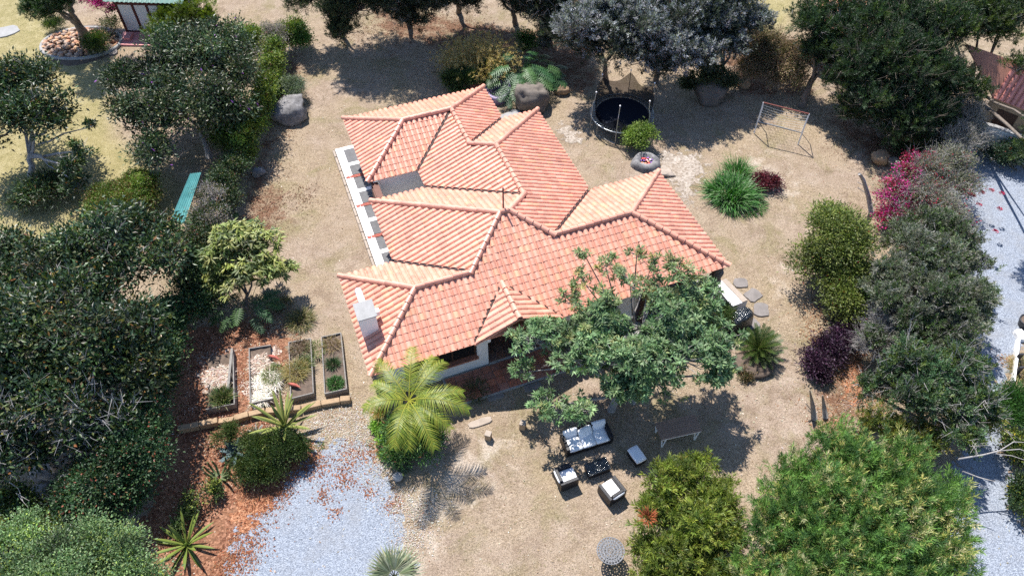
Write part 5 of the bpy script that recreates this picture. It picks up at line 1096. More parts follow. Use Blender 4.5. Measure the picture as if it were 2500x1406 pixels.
crop('heap of bleached white straw spilling from the second bed', rel(P2, .75, .66), 520, .5, .03, .5, [(.70,.66,.60), (.52,.46,.38)], 57, droop=.35, lay=1); crop('bleached straw at the far end of the second bed', rel(P2, .5, .3), 500, .4, .035, .40, [(.50,.38,.30), (.34,.20,.14), (.62,.56,.48)], 58, droop=.3, lay=1)
crop('white straw at the near end of the second bed', rel(P2, .45, .92), 420, .45, .035, .28, [(.70,.66,.60), (.55,.49,.42)], 63, droop=.35, lay=1)
crop('leafy green crop at the near end of the leftmost bed', rel(P1, .55, .84), 500, .55, .04, .34, [(.05,.10,.025), (.09,.13,.04), (.16,.15,.06)], 59); crop('pale litter and dry leaves in the leftmost bed', rel(P1, .45, .45), 700, .3, .04, .55, [(.48,.38,.32), (.36,.21,.15), (.60,.52,.46)], 60, droop=.3, lay=1)
crop('grass growing along the right of the straw bed', at(672, 920, .0), 420, .4, .018, .42, [(.13,.17,.04), (.20,.22,.06)], 61, droop=.5); crop('fresh grass between the two right beds', at(774, 860, .0), 420, .3, .016, .42, [(.10,.17,.03), (.16,.21,.05)], 62, droop=.5)
# agaves and shrubs by the driveway
YG = [(.16,.20,.05,2), (.22,.26,.07,2), (.12,.15,.03,1)]
rosette('striped_furcraea', 'large rosette of yellow edged sword leaves above the round dark shrub', 'succulent', (695, 1040), 22, 1.6, .16, 71, [(.13,.19,.045,2), (.18,.24,.06,1)], (.42,.42,.13), .25, 1.35, .10, z=.45)
rosette('striped_furcraea', 'large rosette of green sword leaves on red litter at lower left', 'succulent', (455, 1330), 19, 1.35, .14, 72, [(.12,.19,.03,2), (.17,.24,.04,2)], (.27,.31,.07), .3, 1.5, .10)
rosette('blue_agave', 'blue grey agave between the cactus and the round shrub', 'succulent', (572, 1106), 15, .72, .17, 73, [(.075,.125,.135,2), (.13,.19,.20,1)], (.16,.22,.23), .2, 1.4, .06, mat='leaf_glossy')
plant('mound_shrub', 'rounded dark green shrub with olive tips beside the driveway', 'shrub', (680, 1130), [(692,1092,.6,42),(645,1112,.55,42),(725,1100,.5,26),(605,1145,.45,34),(660,1145,.4,36)], dict(L=.11, W=.032, clump=46, rc=.17, dens=2.5, cols=[(.035,.06,.018,3), (.055,.08,.02,2)], tip=(.22, [(.14,.16,.035)], .55), rise=.6), 74, .06)
plant('mound_shrub', 'small green shrub above the blue agave', 'shrub', (545, 1075), [(548,1058,.4,28),(610,1080,.5,28)], dict(L=.10, W=.03, clump=40, rc=.14, dens=2.0, cols=[(.06,.09,.025,2), (.10,.13,.04,1)], rise=.5), 75, .03)
rosette('white_striped_plant', 'small white striped leafy plant beside the large furcraea', 'plant', (628, 1058), 14, .42, .07, 76, [(.10,.12,.10,1)], (.62,.60,.55), .5, 1.5, .3)
c = at(535, 1165); t = thing('cactus', 'branching pale green cactus on the red litter', 'cactus', c, None); rg = np.random.default_rng(77)
for k in range(11):
    a = k*2.4; b = c+np.array([.12*math.cos(a), .12*math.sin(a), 0]); e = b+np.array([.55*math.cos(a)*rg.uniform(.3, 1), .55*math.sin(a)*rg.uniform(.3, 1), rg.uniform(.5, 1.0)]); MB().tube([b, b*.5+e*.5+np.array([.12*math.cos(a), .12*math.sin(a), -.05]), e], [.05, .045, .03], 7, True, (.15,.19,.085)).build('stem', MATS['leaf'], t, smooth=True)
plant('leafy_shrub', 'yellowish creeping shrub between cactus and lower rosette', 'shrub', (490, 1240), [(480,1215,.4,30),(515,1195,.4,24),(450,1250,.3,24),(430,1290,.25,16)], dict(L=.13, W=.05, clump=30, rc=.2, dens=1.1, cols=[(.05,.08,.02,2), (.17,.20,.04,1), (.03,.05,.015,2)]), 78, .03)
plant('foreground_tree', 'light green small leaved tree crown in the bottom left corner', 'tree', (140, 1600), [(80,1390,2.8,100),(200,1350,2.8,90),(300,1390,2.6,85),(20,1340,2.7,70),(380,1440,2.3,60),(160,1460,3,120),(300,1480,2.6,100),(40,1480,2.8,110)], dict(L=.10, W=.052, clump=50, rc=.24, ctone=.3, dens=2.2, cols=[(.10,.155,.07,3), (.14,.20,.08,2), (.06,.10,.04,2), (.19,.24,.05,.8)]), 79, .12, limb=.3)
plant('leafy_shrub', 'olive bush above the bottom left tree crown', 'shrub', (60, 1320), [(50,1270,1.6,60),(110,1290,1.5,48),(20,1230,1.6,45)], dict(HEDGE, cols=[(.06,.09,.02,2), (.12,.15,.02,2), (.02,.045,.02,3)]), 80, .05)
# palm bed
c = at(997, 1020); t = thing('palm', 'young feather palm with yellow green fronds at the house corner', 'palm', c); crn = at(999, 978, 2.75); PC_ = [(.24,.28,.03,2), (.15,.21,.02,3), (.32,.32,.04,1)]
MB().tube([c, c*.5+crn*.5+[.03, 0, -.2], crn], [.17, .13, .10], 10).build('trunk', MATS['bark'], t, smooth=True)
for k, (dx, dy, L_) in enumerate(((1010,860,1.9),(930,890,1.8),(1085,880,1.7),(1135,1020,2.2),(1110,960,1.7),(1060,1100,1.9),(965,1120,2.0),(925,940,1.3),(1040,900,1.7),(920,1010,1.6),(1090,1050,1.7),(1000,1080,1.7))):
    tip = at(dx, dy, 2.4 if dy > 1000 else 3.0); d = tip-crn; d = nrm(d); d[2] = .62 if k%3 else .85; d = nrm(d); frond(t, crn, d, L_*1.38, 46, .56, .028, .55 if dy > 1000 else .42, PC_, 900+k, vee=.12, drop=.45)
plant('palm_bed_shrub', 'leafy dark green planting under the feather palm', 'shrub', (1000, 1110), [(1000,1050,.7,52),(1030,1080,.6,46),(985,1100,.5,40),(1040,1040,.6,34)], dict(L=.20, W=.05, clump=24, rc=.2, dens=1.9, cols=[(.03,.075,.02,3), (.05,.11,.025,2), (.10,.16,.04,.8)], spice=(.02, [(.3,.12,.07)])), 82, .04)
plant('leafy_shrub', 'bright lime succulents along the left edge of the palm bed', 'shrub', (930, 1060), [(925,1040,.22,18),(935,1075,.2,12),(945,1112,.2,13),(922,1020,.2,12)], dict(L=.10, W=.04, clump=24, rc=.1, dens=2.2, cols=[(.14,.26,.03,2), (.20,.32,.05,1)]), 83, .02)
tuft('strap_plant', 'striped strap leaved tuft beside the stone ball', 'plant', (985, 1140), 260, .42, .022, .2, [(.06,.10,.04), (.30,.34,.22)], 84, .55, 1.1); tuft('strap_plant', 'bronze dracaena tuft at the left of the palm', 'plant', (930, 1010), 160, .5, .03, .15, [(.20,.17,.05), (.12,.13,.04), (.32,.2,.05)], 85, .4, 1.3, z=.5)
tuft('fountain_grass', 'grey green fountain grass clump against the patio', 'grass clump', (1160, 955), 900, .68, .016, .32, [(.10,.115,.045), (.15,.15,.07), (.06,.075,.03)], 86, .7, 1.1)
for k, (px, lab) in enumerate((((905,1085), 'small green weed on the gravel left of the palm bed'), ((930,1105), 'green weed tuft close to the lime succulents'), ((782,1090), 'tiny weed on the pale gravel'))): tuft('weed', lab, 'weed', px, 90, .18, .02, .14, [(.09,.14,.03), (.16,.19,.06)], 87+k, .4, 1.2, group='weeds on the gravel')
c = at(960, 1470); t = thing('fan_palm', 'silvery fan palm at the bottom edge', 'palm', c); rg = np.random.default_rng(90); hub = at(963, 1408, 1.5); MB().tube([c, hub], [.14, .1], 8).build('trunk', MATS['bark'], t, smooth=True)
for k in range(11):
    a = 2*math.pi*k/11+.3; e = rg.uniform(.55, 1.05); d = np.array([math.cos(a)*math.sin(e), math.sin(a)*math.sin(e), math.cos(e)]); tip = hub+d*.30; mb = MB(); mb.tube([hub, tip], [.02, .014], 5, False, (.18,.2,.1)); n = 22; s0 = nrm(np.cross(d, UP)); ax = nrm(d-UP*.25); th_ = np.linspace(-1.75, 1.75, n); D = nrm(ax*np.cos(th_)[:,None]+s0*np.sin(th_)[:,None]+UP*.12); v, f, cl = blades_np(np.broadcast_to(tip, (n, 3)).copy(), D, .98*(.75+.25*np.cos(th_)), np.full(n, .085), np.full(n, .22), pick_cols(rg, n, [(.20,.22,.14,2), (.14,.17,.09,2), (.34,.33,.22,1)]), 4); mb.add(v, f); mb.C[-1] = cl; mb.build('frond', MATS['leaf'], t)
# top middle
plant('shade_tree', 'fine leaved tree casting mottled shade at the top of the lawn', 'tree', (835, 88), [(800,30,2.6,60),(860,20,2.8,65),(760,-10,3.2,70),(920,-20,3.5,75),(840,75,1.7,45),(820,90,1.2,28)], dict(mode='spray', slen=.5, swid=.12, L=.13, W=.032, clump=40, rc=.28, dens=1.15, cols=[(.045,.06,.025,3), (.07,.085,.035,2), (.03,.04,.02,2)], shell=.35), 101, .14, twig=120, limb=.5)
for k, (base, lob, lab) in enumerate((((1000,60), [(980,10,2.6,80),(1060,5,2.6,70),(1020,-50,4,100),(930,-20,3.6,80),(980,-150,6.5,140),(850,-140,6,120),(900,-60,4.5,80),(1010,45,1.8,45)], 'dark thin crowned tree at the top edge above the dry grass'), ((1260,60), [(1190,-30,2.6,60),(1280,20,2.2,60),(1250,-60,4.0,80)], 'dark tree with dead branches behind the golden reeds'), ((1120,30), [(1110,-20,2.6,60),(1080,10,2.0,40),(1160,0,2.0,40),(1120,-60,4.0,90)], 'dark tree with drooping grey twigs left of the reeds'), ((1420,120), [(1400,80,2.6,50),(1380,20,3.2,55),(1410,120,1.8,36)], 'dark shrubby tree between the split leaf plants and silver trees'), ((1320,90), [(1330,30,2.6,65),(1375,60,2.6,55),(1330,-40,4.0,90),(1350,90,1.4,40)], 'dark tree left of the silver grey trees'))):
    plant('shade_tree', lab, 'tree', base, lob, dict(mode='spray', slen=.6, swid=.14, L=.16, W=.034, clump=40, rc=.3, dens=1.35, cols=[(.022,.034,.020,3), (.035,.045,.024,2), (.06,.06,.05,1)], shell=.35), 102+k, .16, twig=200, twig_len=.9, twig_mat='bark_grey', limb=.5, twig_r=.014)
for k, (base, lob) in enumerate((((1480,195), [(1450,60,4.2,80),(1510,100,3.6,75),(1430,120,3.0,50),(1480,20,4.6,70),(1420,70,3.8,60),(1540,50,4.3,70)]), ((1602,200), [(1600,60,4.3,90),(1660,110,3.6,80),(1580,140,2.8,60),(1680,30,4.6,80),(1620,-20,5,90),(1640,155,2.5,50),(1560,40,4.3,70)]), ((1765,215), [(1760,70,4.0,80),(1720,140,3.0,60),(1780,10,4.6,70),(1800,110,3.2,50),(1740,40,4.2,70),(1830,60,3.6,50)]))):
    plant('silver_tree', ('silver grey leaved tree above the left side of the trampoline', 'silver grey leaved tree directly behind the trampoline', 'silver grey leaved tree behind the shaded boulder')[k], 'tree', base, lob, dict(mode='spray', slen=.55, swid=.13, L=.17, W=.05, clump=30, rc=.28, dens=1.75, cols=[(.035,.045,.032,4), (.055,.062,.05,2)], tip=(.62, [(.33,.34,.39), (.25,.26,.30), (.42,.42,.47)], .2), shell=.4), 111+k, .14, limb=.45, twig=90, twig_mat='bark_grey', group=None)
tuft('golden_reeds', 'tall clump of golden dry reeds behind the roof', 'reeds', (1165, 178), 1300, 2.3, .032, 1.3, [(.55,.41,.16), (.68,.54,.26), (.40,.30,.11)], 121, .28, .45, heads=(.5, [(.58,.46,.22), (.48,.36,.14)]), elong=1.25, mat='leaf_dry', seg=5)
plant('leafy_shrub', 'dark clipped conifer hedge in front of the golden reeds', 'shrub', (1125, 218), [(1105,200,.7,24,1.2),(1130,195,.75,26,1.2),(1155,195,.75,24,1.2),(1118,212,.5,22),(1185,170,.7,22),(1210,165,.7,18)], dict(L=.12, W=.03, clump=40, rc=.14, dens=2.3, cols=[(.025,.05,.018,3), (.045,.075,.02,2)], rise=.9), 122, .05)
philodendron('large split leaf plant spilling over the boulder by the basin', (1275, 205), 46, .85, 1.5, 123, z=.6, el=1.15); philodendron('split leaf plant hanging against the purple basin', (1245, 232), 16, .75, .8, 124, z=.5); philodendron('yellower split leaf plant at the right of the boulder', (1325, 205), 18, .75, .9, 125, z=.6)
plant('leafy_shrub', 'dark green bush in the shade under the top trees', 'shrub', (1290, 115), [(1292,102,.5,26)], dict(HEDGE, cols=[(.04,.08,.015,2), (.06,.10,.02,1)]), 126, .04)
plant('grey_shrub', 'grey green shrub on top of the hedge side boulder', 'shrub', (700, 245), [(700,225,.7,36),(725,215,.5,24),(685,240,.5,22)], dict(L=.10, W=.03, clump=40, rc=.18, dens=1.6, cols=[(.10,.13,.085,2), (.15,.18,.12,2)]), 127, .03, twig=60)
# lawn centre right
plant('leafy_shrub', 'light green bush in front of the trampoline', 'shrub', (1568, 365), [(1565,335,.7,34),(1555,345,.5,26),(1580,325,.8,22)], dict(L=.12, W=.055, clump=36, rc=.17, dens=1.9, cols=[(.12,.18,.03,3), (.18,.24,.05,2), (.06,.10,.02,1)]), 131, .04)
tuft('tall_grass', 'tall lush green grass clump on the lawn beside the roof', 'grass clump', (1785, 478), 1250, 1.45, .048, .95, [(.035,.14,.018), (.06,.19,.03), (.025,.09,.012), (.16,.27,.11)], 132, .62, .75)
tuft('tall_grass', 'low green grass spreading in front of the tall clump', 'grass clump', (1810, 500), 700, .45, .026, .9, [(.035,.13,.015), (.06,.17,.025)], 133, .6, 1.0, elong=1.4); tuft('tall_grass', 'slender green grass at the top of the tall clump', 'grass clump', (1800, 425), 420, 1.3, .03, .5, [(.035,.14,.018), (.08,.20,.04)], 134, .6, .7)
plant('burgundy_shrub', 'small burgundy leaved shrub ringed by pale soil', 'shrub', (1872, 458), [(1872,446,.32,30,.8),(1885,440,.3,18)], dict(L=.15, W=.05, clump=20, rc=.13, dens=2.0, cols=[(.085,.012,.022,3), (.13,.022,.035,2), (.045,.01,.015,2)]), 135, .03)
plant('dry_hedge', 'tall brown leaved dry screen of thin stems behind the goal', 'hedge', (1880, 215), [(1835,120,1.6,50),(1885,130,1.6,55),(1935,150,1.6,48),(1860,170,1.0,55),(1920,190,1.0,50),(1820,80,1.8,40)], dict(L=.13, W=.045, clump=26, rc=.24, dens=1.3, gain=1.3, cols=[(.17,.115,.07,3), (.11,.09,.045,2), (.24,.18,.12,1), (.08,.09,.03,1)], shell=.2), 136, .04, mat='leaf_dry', twig=420, twig_len=1.0, limb=.9)
plant('leafy_shrub', 'dark bush resting on the shaded boulder', 'shrub', (1725, 205), [(1735,190,1.3,36),(1690,205,.8,26),(1770,200,1.0,26)], dict(HEDGE, cols=[(.03,.045,.018,2), (.05,.065,.03,1)]), 137, .04)
# big dark trees upper right
BIG = dict(mode='spray', slen=.6, swid=.13, gain=1.05, L=.16, W=.036, clump=44, rc=.30, dens=1.45, cols=[(.022,.045,.020,4), (.032,.065,.024,3), (.055,.09,.02,1.3)], tip=(.10, [(.09,.135,.03), (.075,.12,.06)], .3), shell=.4)
plant('acacia', 'leaning dark trunked acacia behind the goal', 'tree', (1955, 262), [(2000,60,4.0,70),(2050,120,3.4,70),(1990,130,3.0,45),(2060,40,4.2,70)], BIG, 141, .2, twig=160, twig_mat='bark_grey', twig_len=.8); plant('acacia', 'massive dark acacia filling the upper right', 'tree', (2150, 330), [(2150,130,4.0,105),(2230,180,3.6,100),(2120,220,2.8,80),(2200,270,2.2,85),(2270,100,4.4,90),(2170,40,4.8,90),(2120,280,1.6,60),(2260,260,2.4,70),(2060,200,2.4,60),(2080,260,1.6,50),(2200,330,1.3,60),(2290,200,3.2,70)], BIG, 142, .25, twig=900, twig_mat='bark', twig_len=1.1, twig_r=.011)
plant('acacia', 'dark tree overhanging the pink neighbouring roof', 'tree', (2330, 260), [(2330,60,4.8,90),(2400,40,5.0,80),(2450,70,4.6,50),(2485,170,4.2,30),(2395,225,3.4,26),(2600,330,5.5,100),(2580,400,5,80),(2480,20,5.2,70)], dict(BIG, cols=[(.022,.045,.02,3), (.05,.08,.016,3), (.085,.115,.02,1)]), 143, .2, twig=120, twig_mat='bark_grey', twig_len=.8)
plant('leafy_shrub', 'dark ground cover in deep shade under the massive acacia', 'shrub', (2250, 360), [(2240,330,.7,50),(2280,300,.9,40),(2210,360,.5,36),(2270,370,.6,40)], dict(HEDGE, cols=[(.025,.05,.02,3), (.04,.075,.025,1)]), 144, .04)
plant('leafy_shrub', 'dark climbing plant at the foot of the white garden wall', 'shrub', (2470, 400), [(2470,372,.7,38),(2430,375,.5,28),(2500,360,.9,26)], dict(HEDGE, cols=[(.02,.04,.022,3), (.03,.06,.03,1)]), 145, .04)
plant('grey_shrub', 'leafless grey thicket in front of the white garden wall', 'shrub', (2350, 370), [(2350,300,1.8,46),(2330,350,1.3,50),(2390,330,1.4,36),(2370,260,2.2,26)], dict(L=.09, W=.03, clump=24, rc=.26, dens=.5, cols=[(.20,.19,.17,3), (.13,.13,.09,1)], shell=.2), 146, .06, mat='leaf_dry', twig=600, twig_mat='bark_grey', twig_len=.8, limb=.9, stem_mat='bark_grey')
plant('bougainvillea', 'pink and crimson bougainvillea over dead stumps', 'shrub', (2180, 520), [(2180,470,1.1,40),(2165,510,.8,34),(2215,430,1.3,36),(2160,535,.7,26),(2235,480,1.1,34),(2250,400,1.4,34),(2230,520,.9,30),(2280,450,1.3,30)], dict(L=.09, W=.07, clump=26, rc=.16, dens=1.0, gain=1.0, cols=[(.40,.012,.09,2), (.52,.03,.26,3), (.30,.01,.05,1.5), (.11,.12,.06,2.5)], shell=.3), 147, .05, twig=260, twig_mat='bark_grey', twig_len=.9)
plant('bougainvillea', 'grey twiggy bougainvillea with scattered red flowers beside the road', 'shrub', (2310, 520), [(2290,430,1.6,55),(2330,400,1.7,48),(2260,480,1.4,45),(2350,460,1.4,40),(2310,530,1.1,50)], dict(L=.10, W=.045, clump=22, rc=.25, dens=.8, cols=[(.15,.145,.11,3), (.10,.11,.055,2)], tip=(.09, [(.42,.015,.06)], -1), shell=.25), 148, .06, mat='leaf_dry', twig=700, twig_mat='bark_grey', twig_len=.8, limb=.9, stem_mat='bark_grey')
rg = np.random.default_rng(149)
for k, (x, y) in enumerate(((2398,470),(2420,465),(2445,472),(2375,478),(2440,510),(2390,500),(2430,565),(2355,545),(2370,575),(2385,590))):
    tuft('flower_spray', ('red flower spray over the road, upper left of its cluster','red flower spray over the road, topmost in the middle','red flower spray over the road, farthest right','red flower spray over the road, closest to the twiggy bush','red flower spray over the road at the right below the top row','red flower spray over the road on a long bare stem','red flower spray low over the sunlit gravel','red flower spray against the twiggy bush, upper of three','red flower spray against the twiggy bush, middle of three','red flower spray against the twiggy bush, lowest of three')[k], 'flowers', (x, y), 60, .09, .05, .10, [(.36,.012,.06), (.28,.01,.05)], 150+k, .3, 1.2, z=1.6, group='flower sprays over the road')
    a = at(2325+rg.uniform(-10, 10), y-10+rg.uniform(-20, 20), 1.2); b = at(x, y, 1.62); MB().tube([a, a*.5+b*.5+[0, 0, .25], b], [.012, .009, .005], 4).build('stem', MATS['bark_grey'], bpy.data.objects['flower_spray' if k == 0 else 'flower_spray.%03d' % k])
# right boundary, downwards
plant('olive_shrub', 'big olive green bush with dark underside left of the pink flowers', 'shrub', (2045, 730), [(2040,590,1.9,75),(1990,640,1.5,58),(2090,620,1.8,60),(2040,670,1.2,75),(2060,730,.9,70),(2100,690,1.2,55),(2030,540,2.0,42)], dict(gain=1.9, L=.16, W=.055, clump=28, rc=.24, dens=1.7, cols=[(.075,.095,.02,3), (.11,.13,.03,2), (.045,.06,.015,2)], spice=(.006, [(.35,.03,.03)])), 161, .12, limb=.5)
GREY = dict(ctone=.26, mode='spray', slen=.45, swid=.12, L=.12, W=.042, clump=34, rc=.25, dens=1.6, cols=[(.105,.115,.085,3), (.075,.095,.055,2), (.15,.15,.125,2)], tip=(.28, [(.085,.14,.035), (.06,.11,.03)], .1), shell=.35)
plant('roadside_tree', 'grey green twiggy tree between olive bush and road', 'tree', (2240, 720), [(2230,610,2.4,70),(2300,640,2.3,65),(2180,680,2.2,60),(2330,590,2.2,55),(2270,560,2.2,55),(2150,730,1.5,55),(2200,580,1.8,48),(2380,650,1.8,42),(2250,690,2.2,70)], GREY, 162, .12, twig=420, twig_mat='bark_grey', twig_len=.7); plant('roadside_tree', 'greener twiggy tree leaning over the middle of the road', 'tree', (2270, 850), [(2260,720,2.5,80),(2340,720,2.3,65),(2190,770,2.2,70),(2310,800,2.2,75),(2370,780,1.8,45),(2230,830,1.9,65),(2160,850,1.4,50),(2380,720,1.8,38),(2330,860,1.9,60)], dict(GREY, tip=(.4, [(.075,.13,.03), (.05,.10,.03)], .1)), 163, .12, twig=360, twig_mat='bark_grey', twig_len=.7)
plant('roadside_tree', 'dark green tree with bare pale limbs above the bright acacia', 'tree', (2230, 1060), [(2240,900,2.6,75),(2310,920,2.4,75),(2350,980,2.2,65),(2260,980,2.2,80),(2180,940,2.0,50),(2340,1060,1.9,55),(2390,1010,1.8,40),(2120,960,1.5,36),(2380,890,1.8,36)], dict(GREY, dens=1.5, cols=[(.045,.085,.04,3), (.07,.115,.045,2), (.10,.11,.08,1)], tip=(.2, [(.11,.155,.03)], .1)), 164, .14, twig=260, twig_mat='bark_grey', twig_len=1.0, twig_r=.014)
plant('roadside_tree', 'yellow olive thicket just above the bright acacia', 'tree', (2200, 1110), [(2150,1040,1.4,50),(2210,1060,1.4,55),(2280,1070,1.5,50),(2400,1030,1.6,34)], dict(GREY, dens=1.5, L=.14, W=.034, cols=[(.11,.12,.02,2), (.06,.085,.02,2), (.16,.14,.03,1)]), 165, .08, twig=160, twig_mat='bark_grey')
plant('grey_shrub', 'bare grey brush behind the purple shrub', 'shrub', (2130, 880), [(2140,820,1.2,48),(2175,790,1.5,50),(2110,850,.8,30)], dict(L=.08, W=.02, clump=20, rc=.25, dens=.25, cols=[(.22,.21,.20,3)], shell=.2), 166, .05, mat='leaf_dry', twig=700, twig_mat='bark_grey', twig_len=.8, limb=.9, stem_mat='bark_grey')
plant('purple_shrub', 'low mound of dark purple foliage on the lawn edge', 'shrub', (2020, 880), [(2000,880,.4,38),(2030,850,.5,42),(2060,830,.5,36),(2005,905,.25,26),(2080,800,.5,30)], dict(L=.14, W=.045, clump=24, rc=.15, dens=2.2, gain=1.0, cols=[(.035,.014,.032,3), (.065,.02,.055,2), (.022,.01,.022,2)], spice=(.05, [(.17,.10,.17)])), 167, .03)
tuft('dry_grass_clump', 'straw coloured grass tuft above the purple mound', 'grass clump', (2050, 790), 300, .6, .016, .25, [(.22,.2,.09), (.12,.13,.05)], 168, .6, 1.1)
t = rosette('cycad', 'dark green cycad with stiff radiating fronds beside the barbecue', 'cycad', (1852, 860), 3, .1, .05, 169, [(.03,.05,.015,1)]); rg = np.random.default_rng(170); c = at(1852, 850, .35)
for k in range(46):
    a = k*2.39996; e = .35+1.15*(k/46)**.7; frond(t, c, (math.cos(a)*math.sin(e), math.sin(a)*math.sin(e), math.cos(e)), rg.uniform(1.0, 1.25), 28, .20, .024, .18, [(.035,.072,.012,3), (.055,.095,.015,1.5), (.10,.12,.03,.6)], 1700+k, vee=.3, drop=.05, stalk=.08)
rosette('bromeliad', 'pale bromeliad in the bed below the cycad', 'plant', (1815, 897), 16, .24, .05, 171, [(.16,.2,.12,1)], (.3,.33,.22), .4, 1.5, .1); plant('succulent_mat', 'brown succulent mat in the bed below the cycad', 'plant', (1825, 915), [(1825,912,.08,18),(1850,905,.08,14)], dict(L=.08, W=.04, clump=20, rc=.1, dens=1.6, cols=[(.10,.07,.03,2), (.07,.09,.03,1)]), 172, .01)
plant('leafy_shrub', 'small feathery bush between the tree and the barbecue', 'shrub', (1755, 800), [(1755,772,.8,30),(1740,795,.6,28),(1770,760,.8,18)], dict(HEDGE, L=.11, W=.028, rise=.6, cols=[(.05,.085,.025,2), (.08,.11,.035,1)]), 173, .03)
boulder((1840, 893), .85, .6, .16, 'soil', 'dark earth mound with rocks under the cycad', 174, .2, .3)
# foreground right
plant('bay_shrub', 'yellow green long leaved bush beside the round iron table', 'tree', (1665, 1400), [(1650,1200,1.9,70),(1720,1220,1.9,65),(1615,1280,1.7,62),(1690,1290,2.0,80),(1760,1270,1.7,52),(1585,1345,1.5,42),(1660,1370,1.8,75),(1740,1360,1.7,75),(1700,1150,1.6,38),(1630,1150,1.6,32),(1765,1190,1.5,32),(1605,1430,1.5,66),(1700,1450,1.6,85)], dict(mode='spray', slen=.45, swid=.10, gain=1.7, L=.20, W=.034, clump=30, rc=.26, dens=1.75, cols=[(.095,.125,.02,3), (.14,.165,.025,2), (.055,.08,.015,2)], spice=(.03, [(.22,.16,.04)]), rise=.25, rnd=.5, shell=.4), 181, .12, limb=.5)
tuft('dead_spray', 'rusty dead spray in the yellow green bush', 'branch', (1582, 1262), 110, .36, .03, .2, [(.34,.10,.04), (.26,.08,.035)], 182, .4, .8, z=2.6, mat='leaf_dry')
plant('flowering_acacia', 'large bright green acacia with pale yellow blossom, bottom right', 'tree', (2100, 1420), [(2040,1130,2.6,85),(2130,1160,2.9,95),(2230,1190,2.8,95),(1960,1190,2.2,75),(1890,1250,2.0,70),(2020,1250,3.0,110),(2150,1290,3.2,115),(2270,1290,2.6,90),(1900,1340,2.3,85),(2030,1370,3.0,110),(2180,1400,3.0,110),(2290,1380,2.3,75),(1850,1410,2.0,75),(2320,1220,2.2,45),(1980,1460,2.8,110)], dict(mode='spray', slen=.85, swid=.11, gain=1.75, L=.19, W=.026, clump=60, rc=.25, dens=1.6, cols=[(.065,.125,.03,3), (.09,.165,.035,2), (.04,.085,.025,2)], tip=(.30, [(.50,.47,.16), (.40,.40,.13), (.56,.53,.28)], .3), rise=.9, rnd=.28, shell=.45), 183, .2, limb=.4)
# planting across the road
plant('leafy_shrub', 'bright clipped green grass hedge across the road', 'shrub', (2490, 1020), [(2490,975,.7,40),(2480,1015,.6,36),(2510,1000,.7,40)], dict(L=.22, W=.03, clump=40, rc=.18, dens=2.4, cols=[(.04,.10,.025,3), (.06,.135,.035,2)], rise=.9), 191, .04)
plant('leafy_shrub', 'dark bush with tiny yellow flowers across the road', 'shrub', (2495, 1110), [(2490,1085,.5,34),(2500,1120,.5,34)], dict(HEDGE, spice=(.02, [(.7,.5,.05)])), 192, .03); plant('leafy_shrub', 'low flowering bush at the right edge near the bottom', 'shrub', (2495, 1225), [(2490,1190,.5,30),(2500,1235,.5,34)], dict(HEDGE, spice=(.02, [(.7,.5,.05)])), 193, .03)
tuft('dry_grass_clump', 'dry yellow grass behind the thin white kerb', 'grass clump', (2496, 905), 500, .6, .02, .5, [(.30,.24,.08), (.14,.17,.04), (.38,.26,.16)], 194, .5, 1.0)
# short dry turf: blades too many to count
rg = np.random.default_rng(199); n = 120000
X_ = rg.uniform(-34, 24, n); Y_ = rg.uniform(8, 47, n); pn = np.array([mnoise.noise(Vector((x*.45, y*.45, 3))) for x, y in zip(X_[::6], Y_[::6])]).repeat(6)[:n]; X_ = X_.reshape(-1, 6)[:, :1]+rg.normal(0, .22, (n//6, 6)); Y_ = Y_.reshape(-1, 6)[:, :1]+rg.normal(0, .22, (n//6, 6)); X_, Y_ = X_.ravel(), Y_.ravel()
hz = [H(*q)[:2] for q in ((.5,15.6),(16.6,15.6),(16.6,23.2),(12.7,30),(10.7,32.6),(2.1,33.2),(2.1,23),(.5,22))]
keep = (poly_dist(X_, Y_, hz) < 0) & (rg.random(n) < .55+.9*pn)
for q in ([(520,1450),(545,1370),(570,1280),(640,1210),(720,1140),(790,1080),(870,1070),(925,1130),(955,1200),(985,1290),(1005,1450)], [(2330,330),(2600,420),(2600,1450),(2300,1450)], [(430,840),(560,840),(700,820),(850,800),(860,960),(600,1060),(540,1420),(330,1420)]): keep &= poly_dist(X_, Y_, pxpoly(q)) < 0
gd = poly_dist(X_, Y_, pxpoly([(-400,-150),(160,-60),(120,60),(260,150),(280,330),(420,430),(470,540),(330,600),(-500,640)])) > 0
X_, Y_, gd = X_[keep], Y_[keep], gd[keep]; n = len(X_); P = np.stack([X_, Y_, gz(X_, Y_)-.005], 1); a = rg.uniform(0, 6.283, n); D = nrm(np.stack([np.cos(a)*.8, np.sin(a)*.8, np.full(n, .75)], 1))
cl = pick_cols(rg, n, [(.36,.28,.18,3), (.27,.21,.11,2), (.20,.19,.07,1.2), (.47,.39,.28,1.5)]); cl[gd] = pick_cols(rg, int(gd.sum()), [(.33,.29,.12,2), (.24,.23,.07,2), (.17,.19,.05,1)])
v, f, c2 = blades_np(P, D, rg.uniform(.05, .13, n), np.full(n, .016), np.full(n, .4), cl, 2); mb = MB(); mb.add(v, f); mb.C[-1] = c2; tag(mb.build('dry_grass', MATS['leaf_dry'], base=(0,0,0)), 'short dry grass covering the lawn', 'grass', None, 'stuff')
